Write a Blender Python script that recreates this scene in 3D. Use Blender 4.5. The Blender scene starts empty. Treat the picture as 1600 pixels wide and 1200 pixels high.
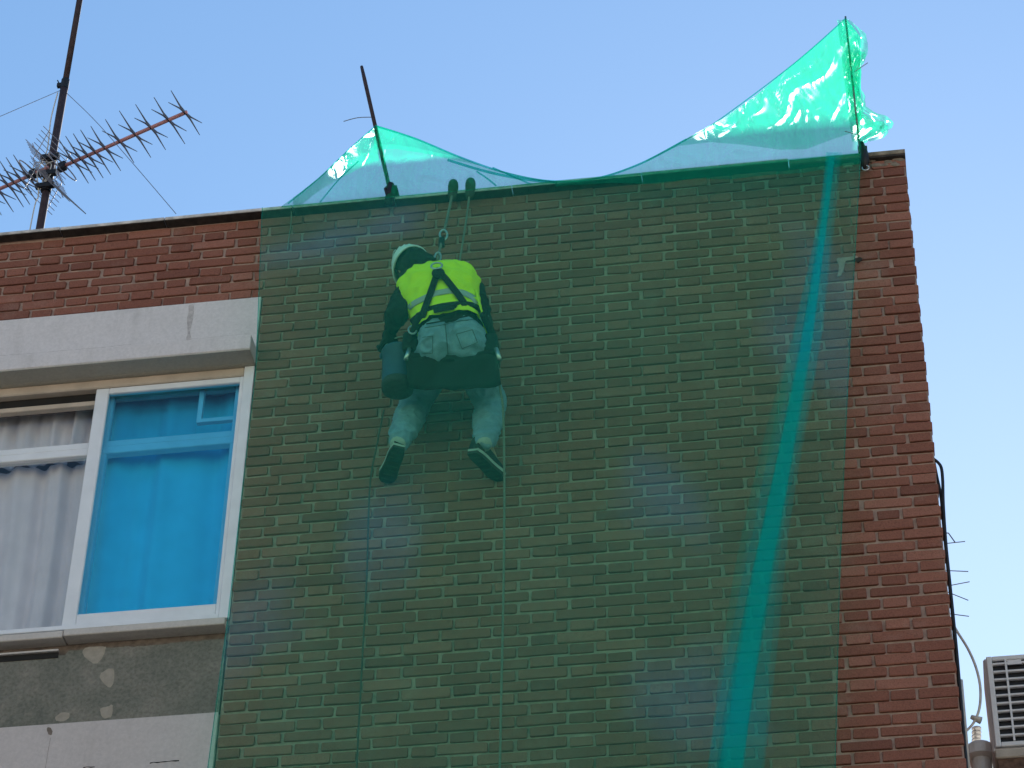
import bpy, bmesh, math, random
from mathutils import Vector, Matrix, noise
import numpy as np

R = math.radians
scn = bpy.context.scene
col = scn.collection

# ------------------------------------------------------------------ camera
F = 4316.0
CAM = np.array([-0.10887, -10.85537, 1.6])
_a, _b, _c = R(39.64397), R(-9.844656), R(1.3885588)
CW = np.array([math.sin(_b) * math.cos(_a), math.cos(_b) * math.cos(_a), math.sin(_a)])
_r0 = np.array([math.cos(_b), -math.sin(_b), 0.0])
_u0 = np.cross(_r0, CW)
CR = _r0 * math.cos(_c) + _u0 * math.sin(_c)
CU = -_r0 * math.sin(_c) + _u0 * math.cos(_c)
cam = bpy.data.cameras.new('camera')
cam.sensor_fit = 'HORIZONTAL'; cam.sensor_width = 36.0
cam.lens = F / 1600.0 * 36.0
cam.clip_start = 0.1; cam.clip_end = 6000
camo = bpy.data.objects.new('camera', cam); col.objects.link(camo)
camo.matrix_world = Matrix(((CR[0], CU[0], -CW[0], CAM[0]), (CR[1], CU[1], -CW[1], CAM[1]),
                            (CR[2], CU[2], -CW[2], CAM[2]), (0, 0, 0, 1)))
scn.camera = camo

# ------------------------------------------------------------------ sky, sun, exposure
SUN_EL, SUN_AZ = 33.0, 3.0           # azimuth from +Y towards +X
world = bpy.data.worlds.new('World'); scn.world = world; world.use_nodes = True
wn = world.node_tree; wn.nodes.clear()
sky = wn.nodes.new('ShaderNodeTexSky'); sky.sky_type = 'NISHITA'; sky.sun_disc = False
sky.sun_elevation = R(SUN_EL); sky.sun_rotation = R(SUN_AZ)
sky.altitude = 0; sky.air_density = 2.0; sky.dust_density = 0.22; sky.ozone_density = 8.0
bg = wn.nodes.new('ShaderNodeBackground'); bg.inputs['Strength'].default_value = 0.10
wo = wn.nodes.new('ShaderNodeOutputWorld')
wn.links.new(sky.outputs[0], bg.inputs[0]); wn.links.new(bg.outputs[0], wo.inputs[0])
sun = bpy.data.lights.new('sun', 'SUN'); sun.energy = 5.0; sun.angle = R(0.5); sun.color = (1.0, 0.95, 0.86)
suno = bpy.data.objects.new('sun', sun); col.objects.link(suno)
sd = Vector((math.sin(R(SUN_AZ)) * math.cos(R(SUN_EL)), math.cos(R(SUN_AZ)) * math.cos(R(SUN_EL)), math.sin(R(SUN_EL))))
suno.rotation_euler = sd.to_track_quat('Z', 'Y').to_euler()
scn.view_settings.view_transform = 'Standard'; scn.view_settings.look = 'None'
scn.view_settings.exposure = 0.62; scn.view_settings.gamma = 1.0
scn.view_settings.use_curve_mapping = False
scn.render.engine = 'CYCLES'
scn.cycles.transparent_max_bounces = 32
scn.cycles.max_bounces = 10
random.seed(7)

# ------------------------------------------------------------------ helpers
def at(px, py, Y=0.0):
    d = CW + CR * (px - 800) / F - CU * (py - 600) / F
    return Vector(CAM + d * ((Y - CAM[1]) / d[1]))
def pr(P):
    d = np.array(P) - CAM; z = d @ CW
    return 800 + F * (d @ CR) / z, 600 - F * (d @ CU) / z
def lerp(a, b, t): return a + (b - a) * t
def sstep(t):
    t = max(0.0, min(1.0, t)); return t * t * (3 - 2 * t)
def poly(pts, x):
    if x <= pts[0][0]: return pts[0][1]
    for (x0, y0), (x1, y1) in zip(pts, pts[1:]):
        if x <= x1: return lerp(y0, y1, (x - x0) / (x1 - x0))
    return pts[-1][1]
def link(name, me, m=None, parent=None):
    o = bpy.data.objects.new(name, me); col.objects.link(o)
    if m is not None:
        if len(me.materials) == 0: me.materials.append(m)
    if parent is not None:
        o.parent = parent
        o.matrix_parent_inverse = Matrix.Translation(-parent.location)
    return o
def mesh(name, v, f, m, parent=None, smooth=False):
    me = bpy.data.meshes.new(name); me.from_pydata([tuple(p) for p in v], [], f); me.update()
    bm = bmesh.new(); bm.from_mesh(me); bmesh.ops.recalc_face_normals(bm, faces=bm.faces); bm.to_mesh(me); bm.free()
    if smooth:
        for p in me.polygons: p.use_smooth = True
    return link(name, me, m, parent)
def tag(o, label, cat=None, group=None, kind=None):
    if label: o['label'] = label
    if cat: o['category'] = cat
    if group: o['group'] = group
    if kind: o['kind'] = kind
    return o
def empty(name, loc, label, cat, group=None):
    o = bpy.data.objects.new(name, None); col.objects.link(o); o.location = loc; o.empty_display_size = 0.1
    return tag(o, label, cat, group)
class MB:
    def __init__(s): s.v = []; s.f = []
    def add(s, v, f):
        n = len(s.v); s.v += [tuple(p) for p in v]; s.f += [tuple(i + n for i in q) for q in f]; return s
    def box(s, x0, x1, y0, y1, z0, z1, bev=0.0):
        if bev <= 0:
            v = [(x, y, z) for x in (x0, x1) for y in (y0, y1) for z in (z0, z1)]
            s.add(v, [(0, 1, 3, 2), (4, 6, 7, 5), (0, 4, 5, 1), (2, 3, 7, 6), (0, 2, 6, 4), (1, 5, 7, 3)])
        else:
            bm = bmesh.new(); bmesh.ops.create_cube(bm, size=1.0)
            for w in bm.verts:
                w.co = Vector(((x0 + x1) / 2 + w.co.x * (x1 - x0), (y0 + y1) / 2 + w.co.y * (y1 - y0), (z0 + z1) / 2 + w.co.z * (z1 - z0)))
            bmesh.ops.bevel(bm, geom=bm.edges[:], offset=bev, segments=1, affect='EDGES')
            bm.verts.index_update()
            s.add([w.co.copy() for w in bm.verts], [tuple(q.index for q in fc.verts) for fc in bm.faces]); bm.free()
        return s
    def tube(s, pts, r, n=8, cap=True):
        pts = [Vector(p) for p in pts]
        rr = r if isinstance(r, (list, tuple)) else [r] * len(pts)
        rings = []; ref = None
        for i, p in enumerate(pts):
            t = (pts[min(i + 1, len(pts) - 1)] - pts[max(i - 1, 0)]).normalized()
            if ref is None:
                ref = Vector((0, 0, 1)) if abs(t.z) < 0.9 else Vector((1, 0, 0))
            a = (ref - t * ref.dot(t)).normalized(); b = t.cross(a); ref = a
            rings.append([p + (a * math.cos(2 * math.pi * k / n) + b * math.sin(2 * math.pi * k / n)) * rr[i] for k in range(n)])
        v = [q for g in rings for q in g]; f = []
        for i in range(len(rings) - 1):
            for k in range(n):
                f.append((i * n + k, i * n + (k + 1) % n, (i + 1) * n + (k + 1) % n, (i + 1) * n + k))
        if cap:
            f.append(tuple(range(n))[::-1]); f.append(tuple((len(rings) - 1) * n + k for k in range(n)))
        return s.add(v, f)
    def rings(s, rs, cap=True):
        n = len(rs[0]); v = [q for g in rs for q in g]; f = []
        for i in range(len(rs) - 1):
            for k in range(n): f.append((i * n + k, i * n + (k + 1) % n, (i + 1) * n + (k + 1) % n, (i + 1) * n + k))
        if cap: f.append(tuple(range(n))[::-1]); f.append(tuple((len(rs) - 1) * n + k for k in range(n)))
        return s.add(v, f)
    def ell(s, c, ax, n=16, m=10):
        c = Vector(c); rs = []
        for j in range(1, m):
            ph = math.pi * j / m
            rs.append([c + ax[0] * (math.sin(ph) * math.cos(2 * math.pi * k / n)) + ax[1] * (math.sin(ph) * math.sin(2 * math.pi * k / n)) + ax[2] * math.cos(ph) for k in range(n)])
        base = len(s.v); s.rings(rs, cap=False)
        t = len(s.v); s.v += [tuple(c + ax[2]), tuple(c - ax[2])]
        for k in range(n):
            s.f.append((base + k, t, base + (k + 1) % n)); q = base + (m - 2) * n
            s.f.append((q + k, q + (k + 1) % n, t + 1))
        return s
    def cone(s, p0, r0, p1, r1):
        p0 = Vector(p0); p1 = Vector(p1); d = p1 - p0; L = d.length; t = d / L
        P = []; Q = []
        for k in (1, .8, .5, .2): P.append(p0 - t * r0 * k); Q.append(r0 * math.sqrt(max(0, 1 - k * k)) + 1e-4)
        P += [p0, p1]; Q += [r0, r1]
        for k in (.2, .5, .8, 1): P.append(p1 + t * r1 * k); Q.append(r1 * math.sqrt(max(0, 1 - k * k)) + 1e-4)
        return s.tube(P, Q, 14)
    def grid(s, P):
        h = len(P); w = len(P[0])
        return s.add([q for g in P for q in g], [(i * w + j, i * w + j + 1, (i + 1) * w + j + 1, (i + 1) * w + j) for i in range(h - 1) for j in range(w - 1)])
    def build(s, name, m, parent=None, smooth=False, remesh=None, smooth_it=4, wrinkle=0):
        if remesh is None: return mesh(name, s.v, s.f, m, parent, smooth)
        tmp = mesh('tmp', s.v, s.f, None)
        md = tmp.modifiers.new('r', 'REMESH'); md.mode = 'VOXEL'; md.voxel_size = remesh
        sm = tmp.modifiers.new('s', 'SMOOTH'); sm.iterations = smooth_it; sm.factor = 0.5
        dg = bpy.context.evaluated_depsgraph_get()
        me = bpy.data.meshes.new_from_object(tmp.evaluated_get(dg)); me.name = name
        old = tmp.data; bpy.data.objects.remove(tmp); bpy.data.meshes.remove(old)
        if wrinkle:
            me.update(); nr_ = [v.normal.copy() for v in me.vertices]
            for v, n_ in zip(me.vertices, nr_):
                q = v.co; w1 = 1 - abs(noise.noise(Vector((q.x * 10 + q.z * 6, q.y * 8, q.z * 22 - q.x * 7)))) * 2.6
                v.co = q + n_ * wrinkle * (max(0, w1) ** 2 + 0.5 * noise.noise(q * 30))
        for p in me.polygons: p.use_smooth = True
        me.materials.clear()
        return link(name, me, m, parent)

# ------------------------------------------------------------------ materials
def nt(name):
    m = bpy.data.materials.new(name); m.use_nodes = True; t = m.node_tree; t.nodes.clear()
    o = t.nodes.new('ShaderNodeOutputMaterial'); return m, t, o
def N(t, ty, **kw):
    n = t.nodes.new(ty)
    for k, v in kw.items():
        if k.startswith('i_'):
            key = k[2:]; key = int(key) if key.isdigit() else key
            n.inputs[key].default_value = v
        else: setattr(n, k, v)
    return n
def mth(t, op, a, b=None, c=None):
    n = t.nodes.new('ShaderNodeMath'); n.operation = op
    for i, x in enumerate((a, b, c)):
        if x is None: continue
        if isinstance(x, (int, float)): n.inputs[i].default_value = x
        else: t.links.new(x, n.inputs[i])
    return n.outputs[0]
def ramp(t, src, stops):
    n = t.nodes.new('ShaderNodeValToRGB'); e = n.color_ramp.elements
    while len(e) < len(stops): e.new(0.5)
    for q, (p, c) in zip(e, stops): q.position = p; q.color = (*c, 1) if len(c) == 3 else c
    t.links.new(src, n.inputs[0]); return n.outputs[0]
def mixc(t, fac, a, b, mode='MIX'):
    n = t.nodes.new('ShaderNodeMix'); n.data_type = 'RGBA'; n.blend_type = mode
    for i, x in ((0, fac), (6, a), (7, b)):
        if isinstance(x, (int, float)): n.inputs[i].default_value = x
        elif isinstance(x, tuple): n.inputs[i].default_value = (*x, 1)
        else: t.links.new(x, n.inputs[i])
    return n.outputs[2]
def nz(t, scale, detail=4, rough=0.55, vec=None, dist=0.0):
    n = N(t, 'ShaderNodeTexNoise'); n.inputs['Scale'].default_value = scale; n.inputs['Detail'].default_value = detail
    n.inputs['Roughness'].default_value = rough; n.inputs['Distortion'].default_value = dist
    if vec is None: vec = N(t, 'ShaderNodeNewGeometry').outputs['Position']
    t.links.new(vec, n.inputs['Vector']); return n.outputs['Fac']
def M(name, c, rough=0.7, var=0.15, scale=18.0, bump=0.0, bscale=120.0, metal=0.0, spec=0.4, c2=None, sheen=0.0):
    m, t, o = nt(name)
    b = N(t, 'ShaderNodeBsdfPrincipled'); b.inputs['Roughness'].default_value = rough; b.inputs['Metallic'].default_value = metal
    b.inputs['Specular IOR Level'].default_value = spec
    if sheen: b.inputs['Sheen Weight'].default_value = sheen
    lo = c2 if c2 else tuple(x * (1 - var) for x in c); hi = c if c2 else tuple(min(1, x * (1 + var)) for x in c)
    cc = ramp(t, nz(t, scale), [(0.3, lo), (0.7, hi)])
    t.links.new(cc, b.inputs['Base Color'])
    if bump > 0:
        bp = N(t, 'ShaderNodeBump'); bp.inputs['Strength'].default_value = 1.0; bp.inputs['Distance'].default_value = bump
        t.links.new(nz(t, bscale, 5, 0.65), bp.inputs['Height']); t.links.new(bp.outputs[0], b.inputs['Normal'])
    t.links.new(b.outputs[0], o.inputs[0]); return m

PITCH = 0.375; RH = 0.0650723; Z0 = 12.04724       # brick pair length, course height, centre of the top course
def brick_mat():
    m, t, o = nt('brick')
    g = N(t, 'ShaderNodeNewGeometry'); sp = N(t, 'ShaderNodeSeparateXYZ'); t.links.new(g.outputs['Position'], sp.inputs[0])
    row = mth(t, 'FLOOR', mth(t, 'DIVIDE', mth(t, 'SUBTRACT', Z0 + RH / 2 + 4 * RH, sp.outputs[2]), RH))
    par = mth(t, 'MODULO', row, 2.0)                      # 1 = odd course
    even = mth(t, 'SUBTRACT', 1.0, par)
    u = mth(t, 'ADD', mth(t, 'DIVIDE', sp.outputs[0], PITCH), mth(t, 'MULTIPLY', even, 1 / 6))
    fl = mth(t, 'FLOOR', u); fr = mth(t, 'SUBTRACT', u, fl)
    thr = mth(t, 'ADD', mth(t, 'MULTIPLY', par, 1 / 3), mth(t, 'MULTIPLY', even, 2 / 3))
    cid = mth(t, 'ADD', mth(t, 'MULTIPLY', fl, 2.0), mth(t, 'GREATER_THAN', fr, thr))
    cb = N(t, 'ShaderNodeCombineXYZ'); t.links.new(cid, cb.inputs[0]); t.links.new(row, cb.inputs[1])
    wn_ = N(t, 'ShaderNodeTexWhiteNoise'); wn_.noise_dimensions = '2D'; t.links.new(cb.outputs[0], wn_.inputs['Vector'])
    base = ramp(t, wn_.outputs['Value'], [(0.0, (0.180, 0.066, 0.048)), (0.12, (0.215, 0.079, 0.055)), (0.75, (0.265, 0.100, 0.070)), (1.0, (0.33, 0.138, 0.100))])
    n1 = nz(t, 9, 3); n2 = nz(t, 130, 5, 0.7); n3 = nz(t, 300, 2, 0.5)
    c1 = mixc(t, mth(t, 'MULTIPLY', n1, 0.35), base, (0.25, 0.12, 0.09))
    c2 = mixc(t, 1.0, c1, ramp(t, n2, [(0.25, (0.6, 0.58, 0.56)), (0.5, (1, 1, 1)), (0.8, (1.2, 1.2, 1.2))]), 'MULTIPLY')
    c3 = mixc(t, ramp(t, n3, [(0.28, (1, 1, 1)), (0.34, (0, 0, 0))]), c2, (0.045, 0.02, 0.016))
    # thin lime film in patches
    lime = mth(t, 'MULTIPLY', mth(t, 'MULTIPLY', ramp(t, nz(t, 3.5, 5, 0.65), [(0.55, (0, 0, 0)), (0.75, (1, 1, 1))]), n2), 0.35)
    c4 = mixc(t, lime, c3, (0.45, 0.38, 0.33))
    # height mask below the coping, scaled to zero and linked nowhere
    coping_mask = mth(t, 'MULTIPLY', ramp(t, mth(t, 'ADD', sp.outputs[2], mth(t, 'MULTIPLY', nz(t, 6, 4), 0.12)), [(0.0, (0, 0, 0)), (1.0, (0, 0, 0))]), 0.0)
    b = N(t, 'ShaderNodeBsdfPrincipled'); b.inputs['Roughness'].default_value = 0.88; b.inputs['Specular IOR Level'].default_value = 0.25
    t.links.new(c4, b.inputs['Base Color'])
    bp = N(t, 'ShaderNodeBump'); bp.inputs['Distance'].default_value = 0.004; bp.inputs['Strength'].default_value = 0.9
    t.links.new(mth(t, 'ADD', mth(t, 'MULTIPLY', n2, 0.7), mth(t, 'MULTIPLY', nz(t, 45, 4), 0.9)), bp.inputs['Height'])
    t.links.new(bp.outputs[0], b.inputs['Normal']); t.links.new(b.outputs[0], o.inputs[0]); return m

def side_brick():
    m, t, o = nt('side_brick')
    g = N(t, 'ShaderNodeNewGeometry'); sp = N(t, 'ShaderNodeSeparateXYZ'); t.links.new(g.outputs['Position'], sp.inputs[0])
    cb = N(t, 'ShaderNodeCombineXYZ'); t.links.new(sp.outputs[1], cb.inputs[0]); t.links.new(sp.outputs[2], cb.inputs[1])
    bt = N(t, 'ShaderNodeTexBrick'); t.links.new(cb.outputs[0], bt.inputs['Vector'])
    for k, v in (('Scale', 1.0), ('Brick Width', 0.25), ('Row Height', RH), ('Mortar Size', 0.006), ('Color1', (0.26, 0.10, 0.07, 1)), ('Color2', (0.18, 0.067, 0.048, 1)), ('Mortar', (0.35, 0.245, 0.205, 1))): bt.inputs[k].default_value = v
    b = N(t, 'ShaderNodeBsdfPrincipled'); b.inputs['Roughness'].default_value = 0.9
    t.links.new(mixc(t, 1.0, bt.outputs['Color'], ramp(t, nz(t, 90, 5, 0.7), [(0.3, (0.7, 0.7, 0.7)), (0.7, (1.1, 1.1, 1.1))]), 'MULTIPLY'), b.inputs['Base Color'])
    t.links.new(b.outputs[0], o.inputs[0]); return m

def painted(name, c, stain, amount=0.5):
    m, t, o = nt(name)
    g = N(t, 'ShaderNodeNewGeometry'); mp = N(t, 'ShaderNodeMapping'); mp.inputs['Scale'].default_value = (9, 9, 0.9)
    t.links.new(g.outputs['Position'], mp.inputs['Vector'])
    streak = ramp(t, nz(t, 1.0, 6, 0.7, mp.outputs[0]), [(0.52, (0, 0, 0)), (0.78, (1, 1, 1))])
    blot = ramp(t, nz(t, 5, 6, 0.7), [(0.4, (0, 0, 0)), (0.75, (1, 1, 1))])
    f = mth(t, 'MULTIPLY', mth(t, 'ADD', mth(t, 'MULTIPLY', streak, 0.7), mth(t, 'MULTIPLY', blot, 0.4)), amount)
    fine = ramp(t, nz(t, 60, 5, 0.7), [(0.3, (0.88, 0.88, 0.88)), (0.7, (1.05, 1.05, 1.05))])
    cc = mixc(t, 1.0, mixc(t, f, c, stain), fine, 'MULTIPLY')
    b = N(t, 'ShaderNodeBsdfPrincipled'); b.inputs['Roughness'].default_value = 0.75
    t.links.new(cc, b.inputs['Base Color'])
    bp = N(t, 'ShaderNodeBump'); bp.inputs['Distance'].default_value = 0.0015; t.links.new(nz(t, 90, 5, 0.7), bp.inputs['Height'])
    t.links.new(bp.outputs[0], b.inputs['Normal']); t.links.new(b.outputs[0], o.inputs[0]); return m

def render_mat():
    m, t, o = nt('grey_render')
    n1 = nz(t, 3.0, 6, 0.65); n2 = nz(t, 55, 5, 0.7); n3 = nz(t, 14, 4, 0.6)
    cc = ramp(t, n1, [(0.34, (0.135, 0.140, 0.118)), (0.5, (0.185, 0.182, 0.152)), (0.66, (0.25, 0.232, 0.198))])
    cc = mixc(t, 1.0, cc, ramp(t, n2, [(0.2, (0.5, 0.5, 0.5)), (0.55, (1, 1, 1)), (0.8, (1.25, 1.22, 1.2))]), 'MULTIPLY')
    cc = mixc(t, ramp(t, n3, [(0.6, (0, 0, 0)), (0.75, (0.5, 0.5, 0.5))]), cc, (0.34, 0.30, 0.25))
    b = N(t, 'ShaderNodeBsdfPrincipled'); b.inputs['Roughness'].default_value = 0.9
    t.links.new(cc, b.inputs['Base Color'])
    bp = N(t, 'ShaderNodeBump'); bp.inputs['Distance'].default_value = 0.006; t.links.new(mth(t, 'ADD', n2, n3), bp.inputs['Height'])
    t.links.new(bp.outputs[0], b.inputs['Normal']); t.links.new(b.outputs[0], o.inputs[0]); return m

BLUES = [(505, 385, 0.42), (600, 330, 0.34), (1300, 590, 0.46), (1300, 490, 0.36), (400, 1010, 0.34), (630, 910, 0.34), (1060, 860, 0.32), (1110, 1160, 0.36)]  # moire blotches painted into the net's colour
def net_mat(name, cover, dif, dif2, trn, trn2, refr=0.0, tint=(1, 1, 1), moire=1.0):
    """woven plastic: open mesh (transparent) and threads that reflect and let light through; blue patches paint camera moire into the colour"""
    m, t, o = nt(name)
    g = N(t, 'ShaderNodeNewGeometry')
    blue = None
    wob = N(t, 'ShaderNodeTexNoise'); wob.inputs['Scale'].default_value = 1.7; wob.inputs['Detail'].default_value = 2
    t.links.new(g.outputs['Position'], wob.inputs['Vector'])
    wv = N(t, 'ShaderNodeVectorMath', operation='MULTIPLY_ADD'); t.links.new(wob.outputs['Color'], wv.inputs[0])
    wv.inputs[1].default_value = (0.5, 0, 0.5); t.links.new(g.outputs['Position'], wv.inputs[2])
    fl = N(t, 'ShaderNodeVectorMath', operation='MULTIPLY'); t.links.new(wv.outputs[0], fl.inputs[0]); fl.inputs[1].default_value = (1, 0, 0.8)
    for (px, py, rad) in BLUES:
        q = at(px, py, -0.4 if px < 1200 else -0.15)
        ds = N(t, 'ShaderNodeVectorMath', operation='DISTANCE'); t.links.new(fl.outputs[0], ds.inputs[0]); ds.inputs[1].default_value = (q.x + 0.25, 0, (q.z + 0.25) * 0.8)
        mr = N(t, 'ShaderNodeMapRange', interpolation_type='SMOOTHSTEP'); t.links.new(ds.outputs['Value'], mr.inputs['Value'])
        mr.inputs['From Min'].default_value = rad; mr.inputs['From Max'].default_value = rad * 0.15
        blue = mr.outputs[0] if blue is None else mth(t, 'MAXIMUM', blue, mr.outputs[0])
    blue = mth(t, 'MULTIPLY', blue, moire)
    d = N(t, 'ShaderNodeBsdfDiffuse'); t.links.new(mixc(t, blue, dif, dif2), d.inputs[0])
    tl = N(t, 'ShaderNodeBsdfTranslucent'); t.links.new(mixc(t, blue, trn, trn2), tl.inputs[0])
    ad = N(t, 'ShaderNodeAddShader'); t.links.new(d.outputs[0], ad.inputs[0]); t.links.new(tl.outputs[0], ad.inputs[1])
    src = ad.outputs[0]
    if refr > 0:
        gl = N(t, 'ShaderNodeBsdfRefraction'); gl.inputs['IOR'].default_value = 1.12; gl.inputs['Roughness'].default_value = 0.40
        gl.inputs['Color'].default_value = (0.85, 0.97, 0.93, 1)
        mx0 = N(t, 'ShaderNodeMixShader'); mx0.inputs[0].default_value = refr
        t.links.new(src, mx0.inputs[1]); t.links.new(gl.outputs[0], mx0.inputs[2]); src = mx0.outputs[0]
    tp = N(t, 'ShaderNodeBsdfTransparent'); tp.inputs[0].default_value = (*tint, 1)
    mx = N(t, 'ShaderNodeMixShader')
    # the weave is tighter in some bands of thread and cleaner in some areas than in others
    mw = N(t, 'ShaderNodeMapping'); mw.inputs['Scale'].default_value = (46, 20, 1.1); t.links.new(g.outputs['Position'], mw.inputs['Vector'])
    wv1 = nz(t, 1.0, 3, 0.6, mw.outputs[0]); wv2 = nz(t, 1.3, 3, 0.5)
    cv_ = mth(t, 'MULTIPLY', cover, mth(t, 'ADD', 0.45, mth(t, 'ADD', mth(t, 'MULTIPLY', wv1, 0.45), mth(t, 'MULTIPLY', wv2, 0.65))))
    t.links.new(cv_, mx.inputs[0])
    t.links.new(tp.outputs[0], mx.inputs[1]); t.links.new(src, mx.inputs[2])
    t.links.new(mx.outputs[0], o.inputs[0]); return m

def glass(name, tint, refl=0.06):
    m, t, o = nt(name)
    tp = N(t, 'ShaderNodeBsdfTransparent'); tp.inputs[0].default_value = (*tint, 1)
    gl = N(t, 'ShaderNodeBsdfGlossy'); gl.inputs['Roughness'].default_value = 0.02
    fr = N(t, 'ShaderNodeFresnel'); gq = N(t, 'ShaderNodeNewGeometry')
    t.links.new(mth(t, 'ADD', 1.5, mth(t, 'MULTIPLY', gq.outputs['Backfacing'], 1 / 1.5 - 1.5)), fr.inputs[0])
    mx = N(t, 'ShaderNodeMixShader'); t.links.new(fr.outputs[0], mx.inputs[0])
    t.links.new(tp.outputs[0], mx.inputs[1]); t.links.new(gl.outputs[0], mx.inputs[2]); t.links.new(mx.outputs[0], o.inputs[0]); return m

BRICK = brick_mat()
SHADE_DARK = M('shade_dark_mortar', (0.045, 0.036, 0.032), 0.95, 0.4, 22, 0.004, 90)  # dark tone standing for shade under the coping and in the chip
SIDEB = side_brick()
MORTAR = M('mortar', (0.35, 0.245, 0.205), 0.95, 0.22, 25, 0.004, 160)
COPING = M('coping_stone', (0.58, 0.55, 0.54), 0.9, 0.35, 16, 0.004, 110)
COPING2 = M('coping_mortar', (0.24, 0.20, 0.16), 0.95, 0.4, 22, 0.007, 80)
WHITE = painted('white_band_paint', (0.67, 0.625, 0.63), (0.36, 0.33, 0.32), 0.45)
LOWER = painted('lower_panel_paint', (0.54, 0.49, 0.48), (0.32, 0.29, 0.27), 0.45)
SOFF = painted('soffit_shade_paint', (0.42, 0.40, 0.35), (0.28, 0.26, 0.22), 0.4)  # yellow-grey bounce tone of the underside put into the colour
STAIN = M('rust_stain', (0.46, 0.42, 0.42), 0.9, 0.25, 40)
RENDER = render_mat()
PATCH = M('bare_plaster', (0.33, 0.295, 0.245), 0.95, 0.12, 30, 0.003, 90)
FRAME = M('white_aluminium', (0.74, 0.76, 0.80), 0.4, 0.05, 8)
TAN = M('tan_trim', (0.50, 0.42, 0.35), 0.6, 0.12, 10)
DARK = M('dark_gap', (0.015, 0.014, 0.013), 0.9, 0.2, 10)
ROOM = M('room_wall', (0.35, 0.33, 0.30), 0.9, 0.1, 3)
SILL = painted('sill_paint', (0.56, 0.52, 0.49), (0.33, 0.29, 0.26), 0.45)
BLUEG = glass('blue_tinted_glass', (0.58, 0.90, 1.0))
CURTB = M('blue_curtain_cloth', (0.15, 0.72, 0.88), 0.9, 0.06, 5, sheen=0.2)
CLEARG = glass('clear_glass', (0.93, 0.95, 0.95))
CURT = M('curtain_cloth', (0.74, 0.70, 0.74), 0.9, 0.06, 6, sheen=0.2)
NET = net_mat('debris_net', 0.13, (0.04, 0.50, 0.36), (0.12, 0.72, 1.0), (0.0, 0.20, 0.14), (0.02, 0.20, 0.24), 0.0, (0.69, 1.0, 0.85), 0.80)
NETC = net_mat('debris_net_canopy', 0.46, (0.006, 0.12, 0.06), (0.02, 0.12, 0.12), (0.002, 0.62, 0.35), (0.004, 0.58, 0.50), 0.09, (0.82, 1.0, 0.98))
NETP = net_mat('debris_net_pleat', 0.11, (0.0, 0.44, 0.44), (0.0, 0.44, 0.52), (0.005, 0.25, 0.2), (0.01, 0.25, 0.26), 0.0, (0.82, 0.99, 0.98))
NETW = net_mat('debris_net_bright', 0.50, (0.006, 0.12, 0.06), (0.02, 0.12, 0.12), (0.006, 0.58, 0.31), (0.01, 0.52, 0.46), 0.42, (0.95, 1.0, 0.98))
NETD = net_mat('debris_net_dense', 0.30, (0.003, 0.28, 0.24), (0.004, 0.27, 0.30), (0.005, 0.25, 0.2), (0.01, 0.25, 0.26), 0.0, (0.5, 0.95, 0.92))
NETH = net_mat('debris_net_hem', 0.34, (0.004, 0.22, 0.14), (0.004, 0.22, 0.16), (0.005, 0.4, 0.22), (0.01, 0.4, 0.25), 0.0, (0.6, 0.95, 0.9))
ROPEW = M('pale_rope', (0.20, 0.195, 0.165), 0.9, 0.2, 150, 0.003, 350)
ROPED = M('dark_rope', (0.075, 0.075, 0.065), 0.9, 0.2, 150, 0.003, 350)
IRON = M('rusty_iron', (0.055, 0.035, 0.04), 0.7, 0.3, 30, 0.001, 90, metal=0.3)
RED = M('red_boom_paint', (0.50, 0.22, 0.22), 0.5, 0.15, 30)
ALU = M('grey_rod', (0.20, 0.20, 0.23), 0.5, 0.1, 30, metal=0.5)
ALUP = M('pale_rod', (0.40, 0.38, 0.42), 0.45, 0.1, 30, metal=0.4)
BLACKP = M('black_plastic', (0.012, 0.012, 0.014), 0.5, 0.2, 30)
BLACKF = M('black_webbing', (0.010, 0.012, 0.014), 0.85, 0.25, 80, 0.001, 300)
JACKET = M('black_jacket', (0.014, 0.016, 0.018), 0.9, 0.3, 14, 0.004, 22)
VEST = M('neon_vest', (0.78, 0.98, 0.02), 0.8, 0.06, 12, 0.006, 18)
REFL = M('reflective_tape', (0.40, 0.43, 0.42), 0.45, 0.05, 30)
JEANS = M('washed_jeans', (0.21, 0.31, 0.42), 0.9, 0.18, 20, 0.006, 26)
SEAM = M('jeans_seam', (0.10, 0.15, 0.19), 0.9, 0.2, 60)
SKIN = M('skin', (0.42, 0.25, 0.18), 0.55, 0.08, 20)
HAIR = M('dark_hair', (0.012, 0.010, 0.009), 0.7, 0.3, 60)
HELM = M('white_helmet', (0.78, 0.80, 0.82), 0.35, 0.03, 8)
SHOE = M('dark_shoe', (0.022, 0.020, 0.022), 0.8, 0.3, 60, 0.002, 120)
SOLE = M('shoe_outsole', (0.035, 0.033, 0.03), 0.85, 0.3, 60, 0.002, 100)
MIDS = M('pale_midsole', (0.45, 0.45, 0.43), 0.7, 0.1, 40)
BUCK = M('blue_bucket', (0.035, 0.075, 0.15), 0.55, 0.2, 18)
BUCKB = M('bucket_base_dark', (0.05, 0.055, 0.06), 0.9, 0.3, 40, 0.003, 90)
STEEL = M('steel', (0.55, 0.56, 0.58), 0.3, 0.08, 40, metal=0.9)
ACW = M('ac_casing', (0.80, 0.80, 0.80), 0.5, 0.05, 10)
GALV = M('galvanised_sheet', (0.80, 0.79, 0.77), 0.5, 0.10, 14, metal=0.1)
BROWN = M('brown_brick', (0.14, 0.085, 0.06), 0.95, 0.4, 30, 0.006, 60)
BEDG = M('old_bedding', (0.16, 0.13, 0.11), 0.95, 0.35, 25, 0.005, 70)
BEIGE = M('beige_ledge', (0.50, 0.45, 0.38), 0.9, 0.15, 18, 0.003, 60)
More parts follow.
